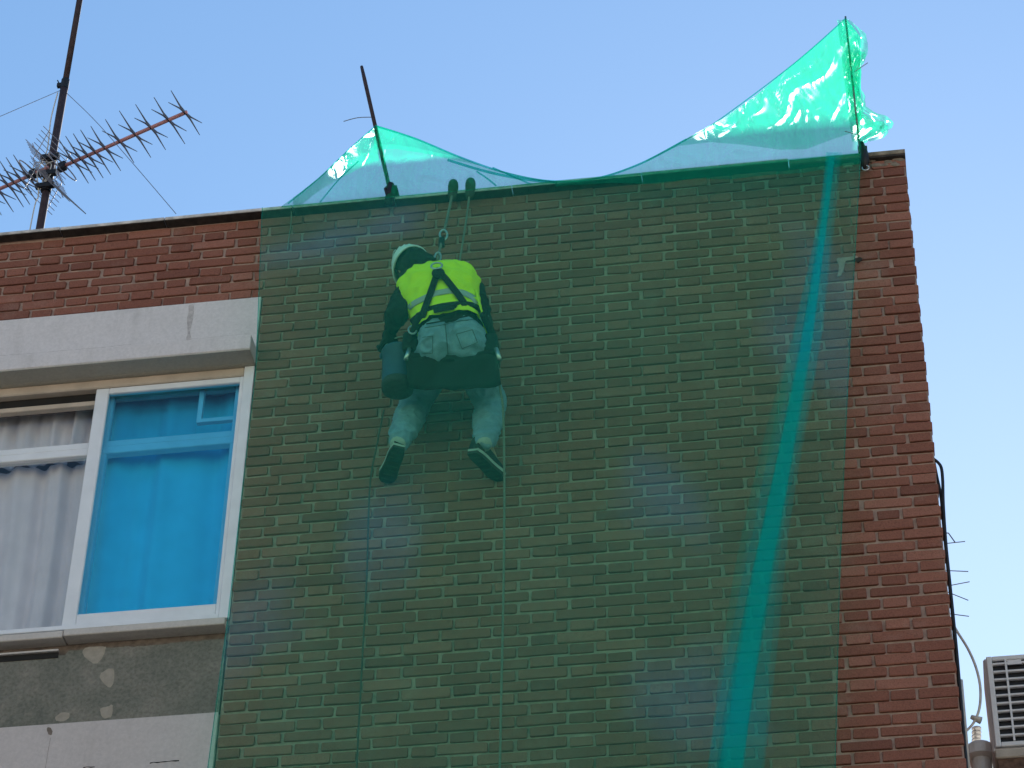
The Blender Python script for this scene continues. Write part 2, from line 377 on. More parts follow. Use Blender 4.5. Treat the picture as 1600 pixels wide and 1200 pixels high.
ROOF = M('roof_membrane', (0.30, 0.29, 0.28), 0.95, 0.15, 4)
ASPH = M('asphalt', (0.055, 0.055, 0.055), 0.95, 0.3, 3, 0.004, 60)
PAVE = M('paving', (0.25, 0.235, 0.21), 0.9, 0.15, 3, 0.003, 40)
PALEC = M('pale_cable', (0.55, 0.52, 0.48), 0.6, 0.1, 40)

# ------------------------------------------------------------------ setting
g = MB(); g.add([(-2000, -2000, 0), (2000, -2000, 0), (2000, 2000, 0), (-2000, 2000, 0)], [(0, 1, 2, 3)])
tag(g.build('ground', PAVE), 'pale paved ground spreading out around the buildings', kind='structure')
tag(MB().box(-300, 300, -16, -4.0, -0.2, 0.004).build('road', ASPH), 'asphalt street in front of the brick building', kind='structure')
tag(MB().box(-300, 300, -4.0, -0.001, -0.2, 0.13, 0.02).build('pavement', PAVE), 'raised pavement with kerb below the brick facade', kind='structure')

OB = empty('opposite_building', (0, -30, 0), 'unseen long cream apartment block across the street', 'building')  # added to bounce warm sunlight onto the shaded facade
MB().box(-60, 60, -40, -26, 0.0, 14.0).build('wall', M('cream_stucco', (0.62, 0.54, 0.44), 0.9, 0.06, 0.5), OB)
wm = bpy.data.meshes.new('window'); q_ = MB().box(-0.6, 0.6, -25.999, -25.94, 0, 1.5); wm.from_pydata(q_.v, [], q_.f); wm.materials.append(M('dark_window', (0.05, 0.06, 0.07), 0.2, 0.1, 1))
for fz in range(4):
    for fx in range(-18, 19):
        o = bpy.data.objects.new('window', wm); col.objects.link(o); o.parent = OB; o.matrix_parent_inverse = Matrix.Translation((0, 30, 0)); o.location = (fx * 3.1, 0, 1.2 + 3.2 * fz)

# ------------------------------------------------------------------ apartment building
XR = 0.128; XW = -3.382       # right corner of the wall, edge of the window bay
B = empty('apartment_building', (-2, 4, 0), 'red brick apartment building with white window bay and netted corner wall', 'building')
ROOFZ = 11.55
b = MB()
b.box(-12, XR - 0.004, 0.0105, 0.25, 11.49, 12.09)              # parapet core above the bay
b.box(XW + 0.004, XR - 0.004, 0.011, 0.30, 0.0, 11.4895)          # pier
b.build('mortar_wall', MORTAR, B)
MB().box(XR - 0.26, XR + 0.0005, 0.3005, 9.0, 0.0, 12.09).build('side_wall', SIDEB, B)
b = MB(); b.box(-12, XR - 0.2605, 0.301, 9.0, ROOFZ - 0.2, ROOFZ); b.build('roof_slab', ROOF, B)
b = MB(); b.box(-12, XW - 0.001, 0.35, 9.0, 0.0, 8.2); b.box(-12, XW, 3.0, 9, 8.2, ROOFZ - 0.21); b.build('inner_walls', ROOM, B)
# unseen tower behind the parapet, sized to cast the shade line on the net
SHADE_D = 4.0
st = MB(); st.box(-9.0, 0.02, SHADE_D, SHADE_D + 3.0, ROOFZ + 0.001, 12.12 + 0.17 + (SHADE_D + 0.05) * math.tan(R(SUN_EL)) - 0.06)
zt = 12.12 + 0.17 + (SHADE_D + 0.05) * math.tan(R(SUN_EL))
sto = st.build('shade_tower', LOWER, B)
MB().box(-9.08, 0.09, SHADE_D - 0.08, SHADE_D + 3.08, zt - 0.058, zt + 0.03, 0.01).build('tower_coping', COPING, sto)

# bricks: Flemish bond, each with worn corners
def brick_mesh(name, L, H, D=0.05, ch=0.006, bev=0.005, seed=0, cut=0):
    rnd = random.Random(seed)
    def ring(ins, y, j):
        a, c = L / 2 - ins, H / 2 - ins; k = ch
        pts = [(-a + k, -c), (a - k, -c), (a, -c + k * .8), (a, c - k * .8), (a - k, c), (-a + k, c), (-a, c - k * .8), (-a, -c + k * .8)]
        return [(x + rnd.uniform(-j, j), y + rnd.uniform(-j, j) * 0.3, z + rnd.uniform(-j, j)) for x, z in pts]
    rs = [ring(0, D, 0), ring(0, bev, 0.0022), ring(bev * 0.8, 0.0, 0.0022)]
    v = [p for r in rs for p in r]; f = []
    for i in range(2):
        for k in range(8): f.append((i * 8 + k, i * 8 + (k + 1) % 8, (i + 1) * 8 + (k + 1) % 8, (i + 1) * 8 + k))
    f.append(tuple(16 + k for k in range(8)))
    return v, f
HJ = 0.0135; VJ = 0.012
NETL = [(325, 410), (580, 400), (960, 357), (1200, 325), (1400, 308)]       # y -> x of the net's edges in the photograph
NETR = [(240, 1345), (500, 1330), (700, 1320), (900, 1312), (1200, 1305), (1400, 1300)]
cells = []
for r in range(0, 68):
    z = Z0 - r * RH
    odd = r % 2
    left = XW if r >= 9 else -6.4
    offs = 0.0 if odd else -1 / 6
    n = -20
    while n < 2:
        u = n + offs
        for (a, w) in (((0, 1 / 3), (1 / 3, 2 / 3)) if odd else ((0, 2 / 3), (2 / 3, 1 / 3))):
            x0 = (u + a) * PITCH; x1 = x0 + w * PITCH
            x0c = max(x0, left); x1c = min(x1, XR + HJ / 2)
            if x1c - x0c < 0.03: continue
            cells.append((r, x0c, x1c, z))
        n += 1
def netted(px, py):
    return poly(NETL, py) - 6 < px < poly(NETR, py) + 6 and py > 200
cand = []
for i, (r, x0, x1, z) in enumerate(cells):
    px, py = pr(((x0 + x1) / 2, 0, z))
    inside = -30 < px < 1600 and 0 < py < 1215
    sc = (x1 - x0) * (1 + py / 2500.0)
    if not inside: sc = -1
    elif not netted(px, py): sc += 10
    cand.append((-sc, i))
cand.sort(); single = set(i for s, i in cand[:300] if s < 0)
cache = {}; rest = MB(); rb = random.Random(11)
for i, (r, x0, x1, z) in enumerate(cells):
    L = x1 - x0 - HJ; key = (round(L, 3), x1 > XR); var = rb.randrange(7)
    if (key, var) not in cache:
        v, f = brick_mesh('brick', L + (0 if x1 > XR else rb.uniform(-.006, .004)), RH - VJ + rb.uniform(-.0045, .0025), 0.05, 0.0035 + 0.005 * rb.random() ** 2, 0.0026 + 0.002 * rb.random(), seed=hash((key, var)) % 9973)
        cache[(key, var)] = [v, f, None]
    v, f, me = cache[(key, var)]
    loc = ((x0 + x1) / 2 + rb.uniform(-.003, .003), -0.001 + rb.uniform(-.004, .004), z + rb.uniform(-.0028, .0028))
    if x1 > XR: loc = ((x0 + x1) / 2, loc[1], loc[2])
    rot = Matrix.Rotation(rb.uniform(-.010, .010), 4, 'Y') @ Matrix.Rotation(rb.uniform(-.006, .006), 4, 'Z')
    if i in single:
        if me is None:
            me = bpy.data.meshes.new('brick'); me.from_pydata(v, [], f); me.update(); me.materials.append(BRICK)
            bm = bmesh.new(); bm.from_mesh(me); bmesh.ops.recalc_face_normals(bm, faces=bm.faces); bm.to_mesh(me); bm.free()
            cache[(key, var)][2] = me
        o = bpy.data.objects.new('brick', me); col.objects.link(o); o.parent = B
        o.matrix_parent_inverse = Matrix.Translation(-B.location)
        o.matrix_basis = Matrix.Translation(loc) @ rot
    else:
        mm = Matrix.Translation(loc) @ rot
        rest.add([mm @ Vector(p) for p in v], f)
o = rest.build('brick_courses', BRICK, B); o['kind'] = 'stuff'

# coping slabs along the parapet
x = -8.0; rc = random.Random(3)
while x < XR - 0.01:
    L = rc.uniform(0.55, 0.9); x1 = min(x + L, XR + 0.004)
    if XR - x1 < 0.3: x1 = XR + 0.004
    zt = (12.121 if x1 > XR - 0.1 else 12.099) + (XR - (x + x1) / 2) * 0.0036 + rc.uniform(-.003, .003)
    last = x1 > XR
    yf = (-0.030 if last else -0.056) + rc.uniform(-.004, .004)
    cs = MB().box(x + 0.002, x1 - 0.002, yf, 0.29, zt - (0.030 if last else 0.021), zt, 0.003).build('coping_slab', COPING2 if last else COPING, B)
    MB().box(x + 0.003, x1 - 0.003, yf + 0.003, 0.28, zt - (0.044 if last else 0.0265), zt - (0.0305 if last else 0.0215)).build('shaded_underside', SHADE_DARK, cs)  # dark layer: shade below the overhang put into the colour
    x = x1
MB().box(-8.0, XR + 0.002, 0.004, 0.26, 12.0905, 12.0925).build('coping_bed', MORTAR, B)
# smeared mortar on the topmost bricks by the corner
rm = random.Random(5); m_ = MB()
for k in range(26):
    cx = rm.uniform(-0.33, 0.11); cz = rm.uniform(12.03, 12.10)
    m_.ell((cx, 0.0, cz), (Vector((rm.uniform(.012, .035), 0, 0)), Vector((0, rm.uniform(.003, .007), 0)), Vector((0, 0, rm.uniform(.006, .014)))), 8, 5)
m_.build('mortar_smear', COPING2, B)

# white band, ledge and spandrel of the window bay
XB = -6.4
band = MB().box(XB, XW - 0.001, -0.006, 0.24, 11.03, 11.4945, 0.003).build('concrete_band', WHITE, B)
led = MB(); led.box(XB, -3.381, -0.12, -0.0065, 11.030, 11.128, 0.004); led.build('canopy_ledge', WHITE, band)
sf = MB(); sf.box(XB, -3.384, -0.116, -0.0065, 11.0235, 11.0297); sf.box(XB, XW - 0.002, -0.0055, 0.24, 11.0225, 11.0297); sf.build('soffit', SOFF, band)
# stain and hairline crack on the band
def blob(name, m, parent, outline, Y, th=0.002):
    cl_ = outline + outline[:2]; dn = []
    for k in range(len(outline)):
        p0, p1, p2, p3 = outline[k - 1], outline[k], outline[(k + 1) % len(outline)], outline[(k + 2) % len(outline)]
        for t in (0, .25, .5, .75):
            f4 = [0.5 * (2 * p1[q] + (p2[q] - p0[q]) * t + (2 * p0[q] - 5 * p1[q] + 4 * p2[q] - p3[q]) * t * t + (3 * p1[q] - p0[q] - 3 * p2[q] + p3[q]) * t ** 3) for q in (0, 1)]
            dn.append((f4[0] + 1.1 * noise.noise(Vector((f4[0] * .35, f4[1] * .35, 1))), f4[1] + 1.1 * noise.noise(Vector((f4[0] * .35, f4[1] * .35, 9)))))
    pts = [at(px, py, Y) for px, py in dn]; n = len(pts)
    v = [tuple(p) for p in pts] + [(p[0], p[1] + th, p[2]) for p in pts]
    return mesh(name, v, [tuple(range(n)), tuple(range(n, 2 * n))[::-1]] + [(i, (i + 1) % n, n + (i + 1) % n, n + i) for i in range(n)], m, parent)
blob('stain', STAIN, band, [(295, 477), (303, 476), (302, 492), (300, 505), (297, 520), (299, 530), (291, 531), (293, 519), (292, 500), (295, 487)], -0.0072)
def crack(pts, Y, w, parent, m=DARK):
    rk = random.Random(len(pts)); v = []; f = []
    P = []
    for (a, b_), (c, d) in zip(pts, pts[1:]):
        n = max(2, int(abs(c - a) / 6 + abs(d - b_) / 6))
        for k in range(n): P.append((lerp(a, c, k / n), lerp(b_, d, k / n)))
    P.append(pts[-1])
    for i, (px, py) in enumerate(P):
        p = at(px, py + rk.uniform(-.6, .6), Y); q = w * rk.uniform(.3, 1.0)
        vert = abs(pts[-1][1] - pts[0][1]) > abs(pts[-1][0] - pts[0][0])
        dv = Vector((q, 0, 0)) if vert else Vector((0, 0, q))
        v += [tuple(p - dv), tuple(p + dv)]
    f = [(2 * i, 2 * i + 1, 2 * i + 3, 2 * i + 2) for i in range(len(P) - 1)]
    mesh('crack', v, f, m, parent)
crack([(0, 556), (120, 546), (205, 538)], -0.1212, 0.0016, band, STAIN)
crack([(282, 532), (330, 527), (400, 520)], -0.1212, 0.0012, band, STAIN)
pw = bpy.data.objects.get('mortar_wall')
blob('mortar_repair', MORTAR, pw, [(1308, 404), (1322, 402), (1338, 400), (1338, 405), (1322, 408), (1318, 420), (1314, 430), (1309, 430), (1311, 416)], -0.006, 0.012)
blob('chipped_hole', SHADE_DARK, pw, [(1336, 404), (1345, 402), (1347, 406), (1341, 410)], -0.0095, 0.004)
# sill slabs, render spandrel and painted panel below
MB().box(-4.205, -3.385, -0.055, 0.03, 9.312, 9.352, 0.004).build('sill_slab', SILL, B)
MB().box(-5.30, -4.211, -0.050, 0.03, 9.309, 9.349, 0.004).build('sill_slab', SILL, B)
MB().box(XB, -5.306, -0.052, 0.03, 9.310, 9.350, 0.004).build('sill_slab', SILL, B)
b = MB(); b.box(XB, XW, 0.03, 0.30, 8.2, 9.395); b.build('spandrel_wall', BEDG, B)
rr = random.Random(21); top = []
x = XB
while x < XW - 0.004:
    zt = 9.262 + 0.012 * noise.noise(Vector((x * 9, 1.3, 0))) + 0.008 * noise.noise(Vector((x * 31, 5.1, 0)))
    if x < -4.20: zt -= 0.022 + 0.03 * max(0, noise.noise(Vector((x * 14, 8.7, 0)))) 
    top.append((x, zt)); x += 0.014
top.append((XW - 0.003, 9.262))
v = []; f = []
for (x, zt) in top: v += [(x, 0.004, 8.8285), (x, 0.004, zt), (x, 0.0299, zt)]
for i in range(len(top) - 1): f += [(3 * i, 3 * i + 3, 3 * i + 4, 3 * i + 1), (3 * i + 1, 3 * i + 4, 3 * i + 5, 3 * i + 2)]
sp = mesh('render_coat', v, f, RENDER, B)
MB().box(XB, -4.235, -0.012, 0.0035, 9.256, 9.266).build('render_stop_bead', SILL, sp)
MB().box(XB, -4.235, 0.0005, 0.0034, 9.222, 9.2555).build('broken_gap', DARK, sp)
blob('bare_patch', PATCH, sp, [(158, 1052), (170, 1045), (178, 1047), (177, 1068), (170, 1074), (161, 1066), (156, 1059)], 0.003)
blob('bare_patch', PATCH, sp, [(157, 1107), (168, 1104), (176, 1102), (174, 1119), (166, 1122), (160, 1121)], 0.003)
blob('bare_patch', PATCH, sp, [(87, 1120), (97, 1113), (108, 1114), (107, 1122), (98, 1127), (88, 1126)], 0.003)
blob('bare_patch', PATCH, sp, [(133, 1012), (160, 1010), (165, 1014), (158, 1030), (148, 1037), (138, 1031), (130, 1023)], 0.003)
lp = MB().box(XB, XW - 0.002, -0.010, 0.0299, 4.0, 8.828, 0.002).build('painted_panel', LOWER, B)
crack([(79, 1153), (74, 1180), (71, 1200)], -0.0108, 0.0010, lp, BEDG)
crack([(130, 1199), (148, 1198)], -0.0108, 0.004, lp); crack([(234, 1192), (280, 1188)], -0.0108, 0.004, lp)
blob('chipped_hole', BEDG, lp, [(73, 1138), (79, 1137), (82, 1144), (80, 1148), (76, 1147)], -0.0108)

MB().box(XB, -5.6005, 0.02, 0.24, 9.3955, 11.0222).build('bay_panel', LOWER, B)
# window: outer frame, sliding outer sash with blue glass, inner window with a transom
W = bpy.data.objects.new('window', None); col.objects.link(W); W.parent = B; W.matrix_parent_inverse = Matrix.Translation(-B.location)
W.location = (-4.4, 0.05, 9.4)
W['label'] = 'white aluminium window with blue tinted sliding pane'
def wp(name, mb, m): return mb.build(name, m, W)
ZB, ZT = 9.396, 11.0215; XL = -5.6
wp('outer_frame', MB().box(XW - 0.058, XW - 0.003, 0.012, 0.16, ZB, ZT, 0.003).box(XL, XW - 0.0585, 0.012, 0.16, 9.3965, 9.424, 0.003)
   .box(XL, XL + 0.05, 0.012, 0.16, 9.4245, 10.95), FRAME)
wp('head_trim', MB().box(XL, XW - 0.0585, 0.018, 0.16, 10.965, 11.0215, 0.006), TAN)
# sash
sx0, sx1, sz0, sz1 = -4.25, -3.441, 9.425, 10.962
wp('sash_frame', MB().box(sx0, sx0 + 0.072, 0.022, 0.056, sz0, sz1, 0.004).box(sx1 - 0.020, sx1, 0.022, 0.056, sz0, sz1, 0.003)
   .box(sx0 + 0.0725, sx1 - 0.0205, 0.0225, 0.0555, sz0, sz0 + 0.068, 0.004).box(sx0 + 0.0725, sx1 - 0.0205, 0.0225, 0.0555, sz1 - 0.038, sz1, 0.004), FRAME)
wp('pane', MB().box(sx0 + 0.0715, sx1 - 0.019, 0.037, 0.041, sz0 + 0.067, sz1 - 0.037), BLUEG)
# inner window: jambs, transom, top lights
inn = wp('inner_frame', MB().box(-4.215, -4.170, 0.09, 0.13, 9.43, 10.955, 0.003).box(-3.50, -3.455, 0.09, 0.13, 9.43, 10.955, 0.003)
   .box(XL + 0.06, -3.455, 0.086, 0.134, 10.565, 10.612, 0.004).box(XL + 0.06, -3.455, 0.092, 0.13, 10.6135, 10.655, 0.004)
   .box(XL + 0.06, -4.2155, 0.0865, 0.13, 9.4305, 9.46, 0.003).box(-4.1695, -3.5005, 0.0865, 0.13, 9.4305, 9.46, 0.003), FRAME)
wp('upper_rail', MB().box(XL + 0.06, -4.26, 0.06, 0.10, 10.885, 10.915, 0.003), TAN)
wp('shutter_slot', MB().box(XL + 0.06, -4.2505, 0.062, 0.085, 10.9155, 10.9645), DARK)
MB().box(-3.70, -3.675, 0.10, 0.128, 10.735, 10.954).box(-3.6745, -3.5005, 0.10, 0.128, 10.735, 10.758).build('vent_light', FRAME, W)
MB().box(XL + 0.061, -4.2155, 0.108, 0.112, 9.461, 10.564).build('pane', CLEARG, W)
MB().box(XL + 0.061, -4.2155, 0.1085, 0.1125, 10.656, 10.884).build('pane', CLEARG, W)
MB().box(-4.1695, -3.7005, 0.108, 0.112, 10.656, 10.953).build('pane', CLEARG, W)
rb_ = MB(); rb_.box(XL, XW, 2.9, 2.98, 8.3, 11.3); rb_.box(XL - .06, XL - 0.001, 0.2, 2.9, 8.3, 11.3); rb_.box(XW + 0.0, XW + 0.003, 0.31, 2.9, 8.3, 11.3)
rb_.box(XL, XW, 0.245, 2.9, 11.03, 11.3); rb_.box(XL, XW, 0.31, 2.9, 8.25, 8.3); rb_.build('room', ROOM, W)

def curtain(name, x0, x1, z0, z1, y, fold, seed, label, m=None):
    P = []; nx = 160; nzz = 14
    for j in range(nzz + 1):
        t = j / nzz; row = []
        for i in range(nx + 1):
            s = i / nx; x = lerp(x0, x1, s)
            ph = x * fold + 1.4 * noise.noise(Vector((x * 3.0, seed, t * 0.6))) * 2
            amp = 0.020 + 0.02 * noise.noise(Vector((x * 4, seed + 3, 0)))
            lean = 0.05 * t * noise.noise(Vector((x * 2, seed + 9, 0)))
            row.append(Vector((x + lean, y + amp * math.sin(ph) + 0.010 * math.sin(2.3 * ph + 1), lerp(z1, z0, t))))
        P.append(row)
    o = MB().grid(P).build(name, m or CURT, None, True)
    md = o.modifiers.new('thick', 'SOLIDIFY'); md.thickness = 0.002
    return tag(o, label, 'curtain')
curtain('curtain', -5.5, -4.19, 9.40, 10.60, 0.20, 34, 2.2, 'pale grey curtain hanging behind the clear left pane')
curtain('curtain', -4.26, -3.40, 9.40, 11.02, 0.21, 20, 7.7, 'blue curtain behind the tinted sliding pane of the window', CURTB)
curtain('net_curtain', -5.5, -4.21, 10.62, 11.02, 0.205, 46, 4.1, 'short grey curtain behind the narrow top light of the window')

# ------------------------------------------------------------------ neighbouring roof with air conditioner
NB = empty('neighbour_building', (2.5, 5, 0), 'lower brown brick building behind the right edge of the brick wall', 'building')
MB().box(0.28, 6.0, 2.62, 9.0, 0.0, 9.55).build('wall', BROWN, NB)
MB().box(0.26, 6.02, 2.60, 9.02, 9.5505, 9.60, 0.01).build('roof_edge', BEIGE, NB)
MB().box(0.362, 2.0, 2.63, 3.2, 9.6005, 9.90).build('plinth', BROWN, NB)
MB().box(0.350, 2.02, 2.615, 3.22, 9.9005, 9.955, 0.006).build('plinth_cap', BEIGE, NB)
AC = empty('air_conditioner', (0.75, 2.8, 9.956), 'white outdoor air conditioner unit with slatted front grille on a ledge', 'air conditioner')
ax0, ax1, az0, az1 = 0.340, 1.16, 9.965, 10.602
MB().box(ax0, ax1, 2.66, 2.98, az0, az1, 0.012).build('casing', ACW, AC)
MB().box(ax0 + 0.045, ax1 - 0.03, 2.652, 2.6595, az0 + 0.045, az1 - 0.03).build('fan_recess', BLACKP, AC)
for x0 in (ax0 + 0.05, ax1 - 0.12): MB().box(x0, x0 + 0.07, 2.68, 2.96, 9.9555, 9.9649).build('foot', BLACKP, AC)
gr = MB().box(ax0 + 0.018, ax0 + 0.050, 2.632, 2.651, az0 + 0.02, az1 - 0.01, 0.004).box(ax1 - 0.04, ax1 - 0.005, 2.632, 2.651, az0 + 0.02, az1 - 0.01, 0.004)
gr.box(ax0 + 0.0505, ax1 - 0.0405, 2.6325, 2.651, az0 + 0.02, az0 + 0.05, 0.004).box(ax0 + 0.0505, ax1 - 0.0405, 2.6325, 2.651, az1 - 0.04, az1 - 0.0105, 0.004)
gro = gr.build('grille_frame', ACW, AC)
k = 0; z = az0 + 0.085
while z < az1 - 0.05:
    MB().box(ax0 + 0.0505, ax1 - 0.0405, 2.630, 2.6495, z, z + 0.013, 0.002).build('slat', ACW, gro); z += 0.0535
for x0 in (ax0 + 0.120, ax0 + 0.30, ax0 + 0.48, ax0 + 0.66):
    MB().box(x0, x0 + 0.012, 2.628, 2.6297, az0 + 0.05, az1 - 0.04).build('grille_bar', ACW, gro)
MB().box(ax0 + 0.135, ax0 + 0.215, 2.6275, 2.6296, az1 - 0.078, az1 - 0.048, 0.0).build('name_plate', ACW, AC)
# vent pipe
VP = at(1532, 1180, 2.9)
V = empty('vent_pipe', (VP.x, 2.9, 9.6), 'pale metal roof vent pipe with ringed cap beside the air conditioner', 'vent pipe')
vz = at(1532, 1166, 2.9).z
MB().tube([(VP.x, 2.9, 9.6005), (VP.x, 2.9, vz - 0.10)], 0.06, 20).build('pipe', GALV, V)
MB().tube([(VP.x, 2.9, vz - 0.10), (VP.x, 2.9, vz - 0.09), (VP.x, 2.9, vz - 0.03), (VP.x, 2.9, vz)], [0.06, 0.10, 0.10, 0.07], 20).build('cap', GALV, V)
for k in range(5):
    q = at(1526, 1165 - 6 * k, 2.9)
    MB().tube([(q.x, 2.9, vz + 0.012 + 0.026 * k), (q.x, 2.9, vz + 0.018 + 0.026 * k)], 0.028, 14).build('ring', GALV, V)
MB().tube([(at(1526, 1165, 2.9).x, 2.9, vz - 0.002), (at(1526, 1165, 2.9).x, 2.9, vz + 0.13)], 0.006, 8).build('spindle', GALV, V)

# small aerial on the roof behind, its rods showing past the corner
A2p = at(1468, 900, 2.9)
A2 = empty('roof_aerial', (A2p.x, 2.9, 9.6), 'thin wire aerial whose rods poke out past the brick corner', 'antenna')
MB().tube([(A2p.x, 2.9, 9.6005), (A2p.x, 2.9, at(1468, 830, 2.9).z)], 0.012, 8).build('mast', IRON, A2)
for (xa, ya, xb, yb) in ((1480, 849, 1508, 846), (1468, 891, 1513, 893), (1468, 918, 1515, 909), (1468, 920, 1513, 938), (1468, 957, 1514, 963)):
    MB().tube([at(xa, ya, 2.9), at(xb, yb, 2.9)], 0.0032, 6).build('rod', ALU, A2)
MB().tube([at(1468, 832, 2.9), at(1482, 833, 2.9), at(1492, 847, 2.9)], 0.004, 6).build('rod', ALU, A2)

def spline(pts, n=8):
    pts = [Vector(p) for p in pts]; out = []
    for i in range(len(pts) - 1):
        p0 = pts[max(i - 1, 0)]; p1 = pts[i]; p2 = pts[i + 1]; p3 = pts[min(i + 2, len(pts) - 1)]
        for k in range(n):
            t = k / n
            out.append(0.5 * ((2 * p1) + (p2 - p0) * t + (2 * p0 - 5 * p1 + 4 * p2 - p3) * t * t + (3 * p1 - p0 - 3 * p2 + p3) * t ** 3))
    out.append(pts[-1]); return out
c1 = MB().tube(spline([at(1457, 716, 0.03), at(1466, 723, 0.03), at(1471, 732, 0.03), at(1473, 752, 0.03), at(1474, 790, 0.03), at(1478, 850, 0.03), at(1484, 910, 0.03), at(1489, 960, 0.03), at(1494, 1010, 0.03), at(1501, 1090, 0.03), at(1512, 1220, 0.03)]), 0.008, 8).build('wall_cable', BLACKP, None, True)
tag(c1, 'black cable looping out from the brick corner and running down it', 'cable')
c2 = MB().tube(spline([at(1459, 720, 0.05), at(1464, 745, 0.05), at(1470, 775, 0.05), at(1475, 830, 0.05), at(1482, 900, 0.05), at(1487, 950, 0.05), at(1493, 1020, 0.05), at(1506, 1180, 0.05)]), 0.0075, 8).build('wall_cable', BLACKP, None, True)
tag(c2, 'straight black cable pressed against the edge of the brick corner', 'cable')
c3o = empty('hanging_cable', at(1495, 985, 0.30), 'pale grey cable hanging in a loop off the brick corner', 'cable')
MB().tube(spline([at(1489, 975, 0.30), at(1497, 989, 0.30), at(1512, 1013, 0.30), at(1524, 1040, 0.30), at(1531, 1068, 0.30), at(1532, 1092, 0.30), at(1529, 1112, 0.30), at(1522, 1128, 0.30), at(1514, 1138, 0.30), at(1505, 1146, 0.30)]), 0.0065, 8).build('cable', PALEC, c3o, True)
q = at(1525, 1123, 0.30)
MB().tube([q + Vector((-.022, 0, .012)), q + Vector((.022, 0, -.012))], [0.010, 0.018], 10).build('connector', PALEC, c3o, True)
cd = MB().tube([at(1501, 1063, 0.06), at(1504, 1100, 0.06), at(1515, 1230, 0.06)], 0.011, 10).build('conduit', PALEC, None, True)
tag(cd, 'grey conduit fixed to the brick corner below the cable loop', 'conduit')

# ------------------------------------------------------------------ television antenna on its mast
MX, MY = -5.142, 1.0
T = empty('tv_antenna', (MX, MY, ROOFZ), 'dark rusty antenna mast with red fishbone television aerials on the roof', 'antenna')
def mz(py): return at(75, py, MY).z
MB().tube([(MX, MY, ROOFZ + 0.001), (MX, MY, mz(130))], 0.025, 14).build('mast', IRON, T, True)
MB().tube([(MX, MY, mz(131)), (MX, MY, mz(-130))], 0.020, 14).build('mast', IRON, T, True)
cl = MB().tube([(MX, MY, mz(142)), (MX, MY, mz(128))], 0.027, 12).box(MX - 0.05, MX - 0.01, MY - 0.012, MY + 0.012, mz(138), mz(133))
cl.tube([(MX - 0.03, MY, mz(136)), (MX - 0.055, MY, mz(127))], 0.004, 6); cl.build('mast_clamp', BLACKP, T)
th = R(22); D1 = Vector((math.cos(th), -math.sin(th), 0)); N1 = Vector((-math.sin(th), -math.cos(th), 0)); UZ = Vector((0, 0, 1))
def yagi(c, d, n, positions, l0, l1, scale=1.0):
    bo = MB().tube([c + d * l0, c + d * l1], 0.012, 8).build('boom', RED, T, True)
    for k, p in enumerate(positions):
        q = c + d * p
        cb = MB().ell(q, (d * 0.012, n * 0.014, UZ * 0.013), 8, 6).build('clip', BLACKP, bo, True)
        mb = MB()
        for s1 in (1, -1):
            for s2 in (1, -1):
                j = random.Random(k * 7 + s1 * 3 + s2).uniform(.93, 1.07)
                hub = q + n * s1 * 0.055 * scale + UZ * s2 * 0.010
                mb.tube([q, hub, q + n * s1 * 0.165 * scale * j + UZ * s2 * 0.055 * scale], [0.0075, 0.0055, 0.0022], 6)
        mb.build('director', ALU, bo)
c_right = at(83, 272, MY - 0.03)
c_right = Vector((MX, MY - 0.035, mz(277)))
pos = []
for px in (116, 127, 138, 150, 165, 188, 212, 236, 263, 288):
    pos.append((px - pr(c_right)[0]) / ((pr(c_right + D1 * 0.8)[0] - pr(c_right)[0]) / 0.8))
yagi(c_right, D1, N1, pos, 0.10, pos[-1] + 0.012)
c_left = Vector((MX, MY - 0.035, mz(268)))
yagi(c_left, -D1, N1, [0.16 + 0.055 * k for k in range(3)] + [0.32 + 0.085 * k for k in range(4)], 0.0, 0.62)
# reflector grids, dipoles, boxes
for c, d, sg in ((c_right, D1, 1), (c_left, -D1, -1)):
    for up in (1, -1):
        rf = MB()
        for k in range(6):
            q = c + d * (0.02 - 0.0 * k) + (UZ * up * 0.9 - d * 0.42) * (0.045 + 0.032 * k)
            rf.tube([q - N1 * 0.17, q + N1 * 0.17], 0.0022, 6)
        for s in (-1, 1):
            q0 = c + d * 0.03 + N1 * 0.11 * s; rf.tube([q0, q0 + (UZ * up * 0.9 - d * 0.42) * 0.22], 0.003, 6)
        rf.build('reflector', ALUP, T)
    lp_ = [c + d * 0.12 + N1 * (0.14 * math.cos(a)) + UZ * (0.03 * math.sin(a)) for a in [2 * math.pi * k / 18 for k in range(19)]]
    MB().tube(lp_, 0.004, 6).build('dipole', ALUP, T)
    MB().box(-0.028, 0.028, -0.022, 0.022, -0.03, 0.03, 0.006).build('junction_box', BLACKP, T).matrix_basis = Matrix.Translation(c + d * 0.12) @ Matrix.Rotation(-th, 4, 'Z')
for py in (252, 277, 296):
    MB().tube([(MX, MY - 0.01, mz(py + 5)), (MX, MY - 0.01, mz(py - 5))], 0.034, 10).box(MX - 0.06, MX + 0.06, MY - 0.05, MY - 0.02, mz(py + 3), mz(py - 3)).build('bracket', BLACKP, T)
MB().tube([at(86, 290, MY - .06), at(105, 308, MY - .09), at(134, 334, MY - .12)], [0.007, 0.006, 0.003], 6).build('bundled_rods', ALU, T)
MB().tube(spline([(MX - 0.03, MY - 0.02, mz(150)), (MX - 0.045, MY - .02, mz(190)), (MX - 0.03, MY - 0.03, mz(240)), (MX - 0.06, MY - 0.05, mz(275)), (MX - 0.035, MY - 0.03, mz(310)), (MX - 0.05, MY - 0.03, mz(352)), (MX - 0.05, MY - 0.03, ROOFZ + 0.05)]), 0.0042, 6).build('cable', PALEC, T, True)
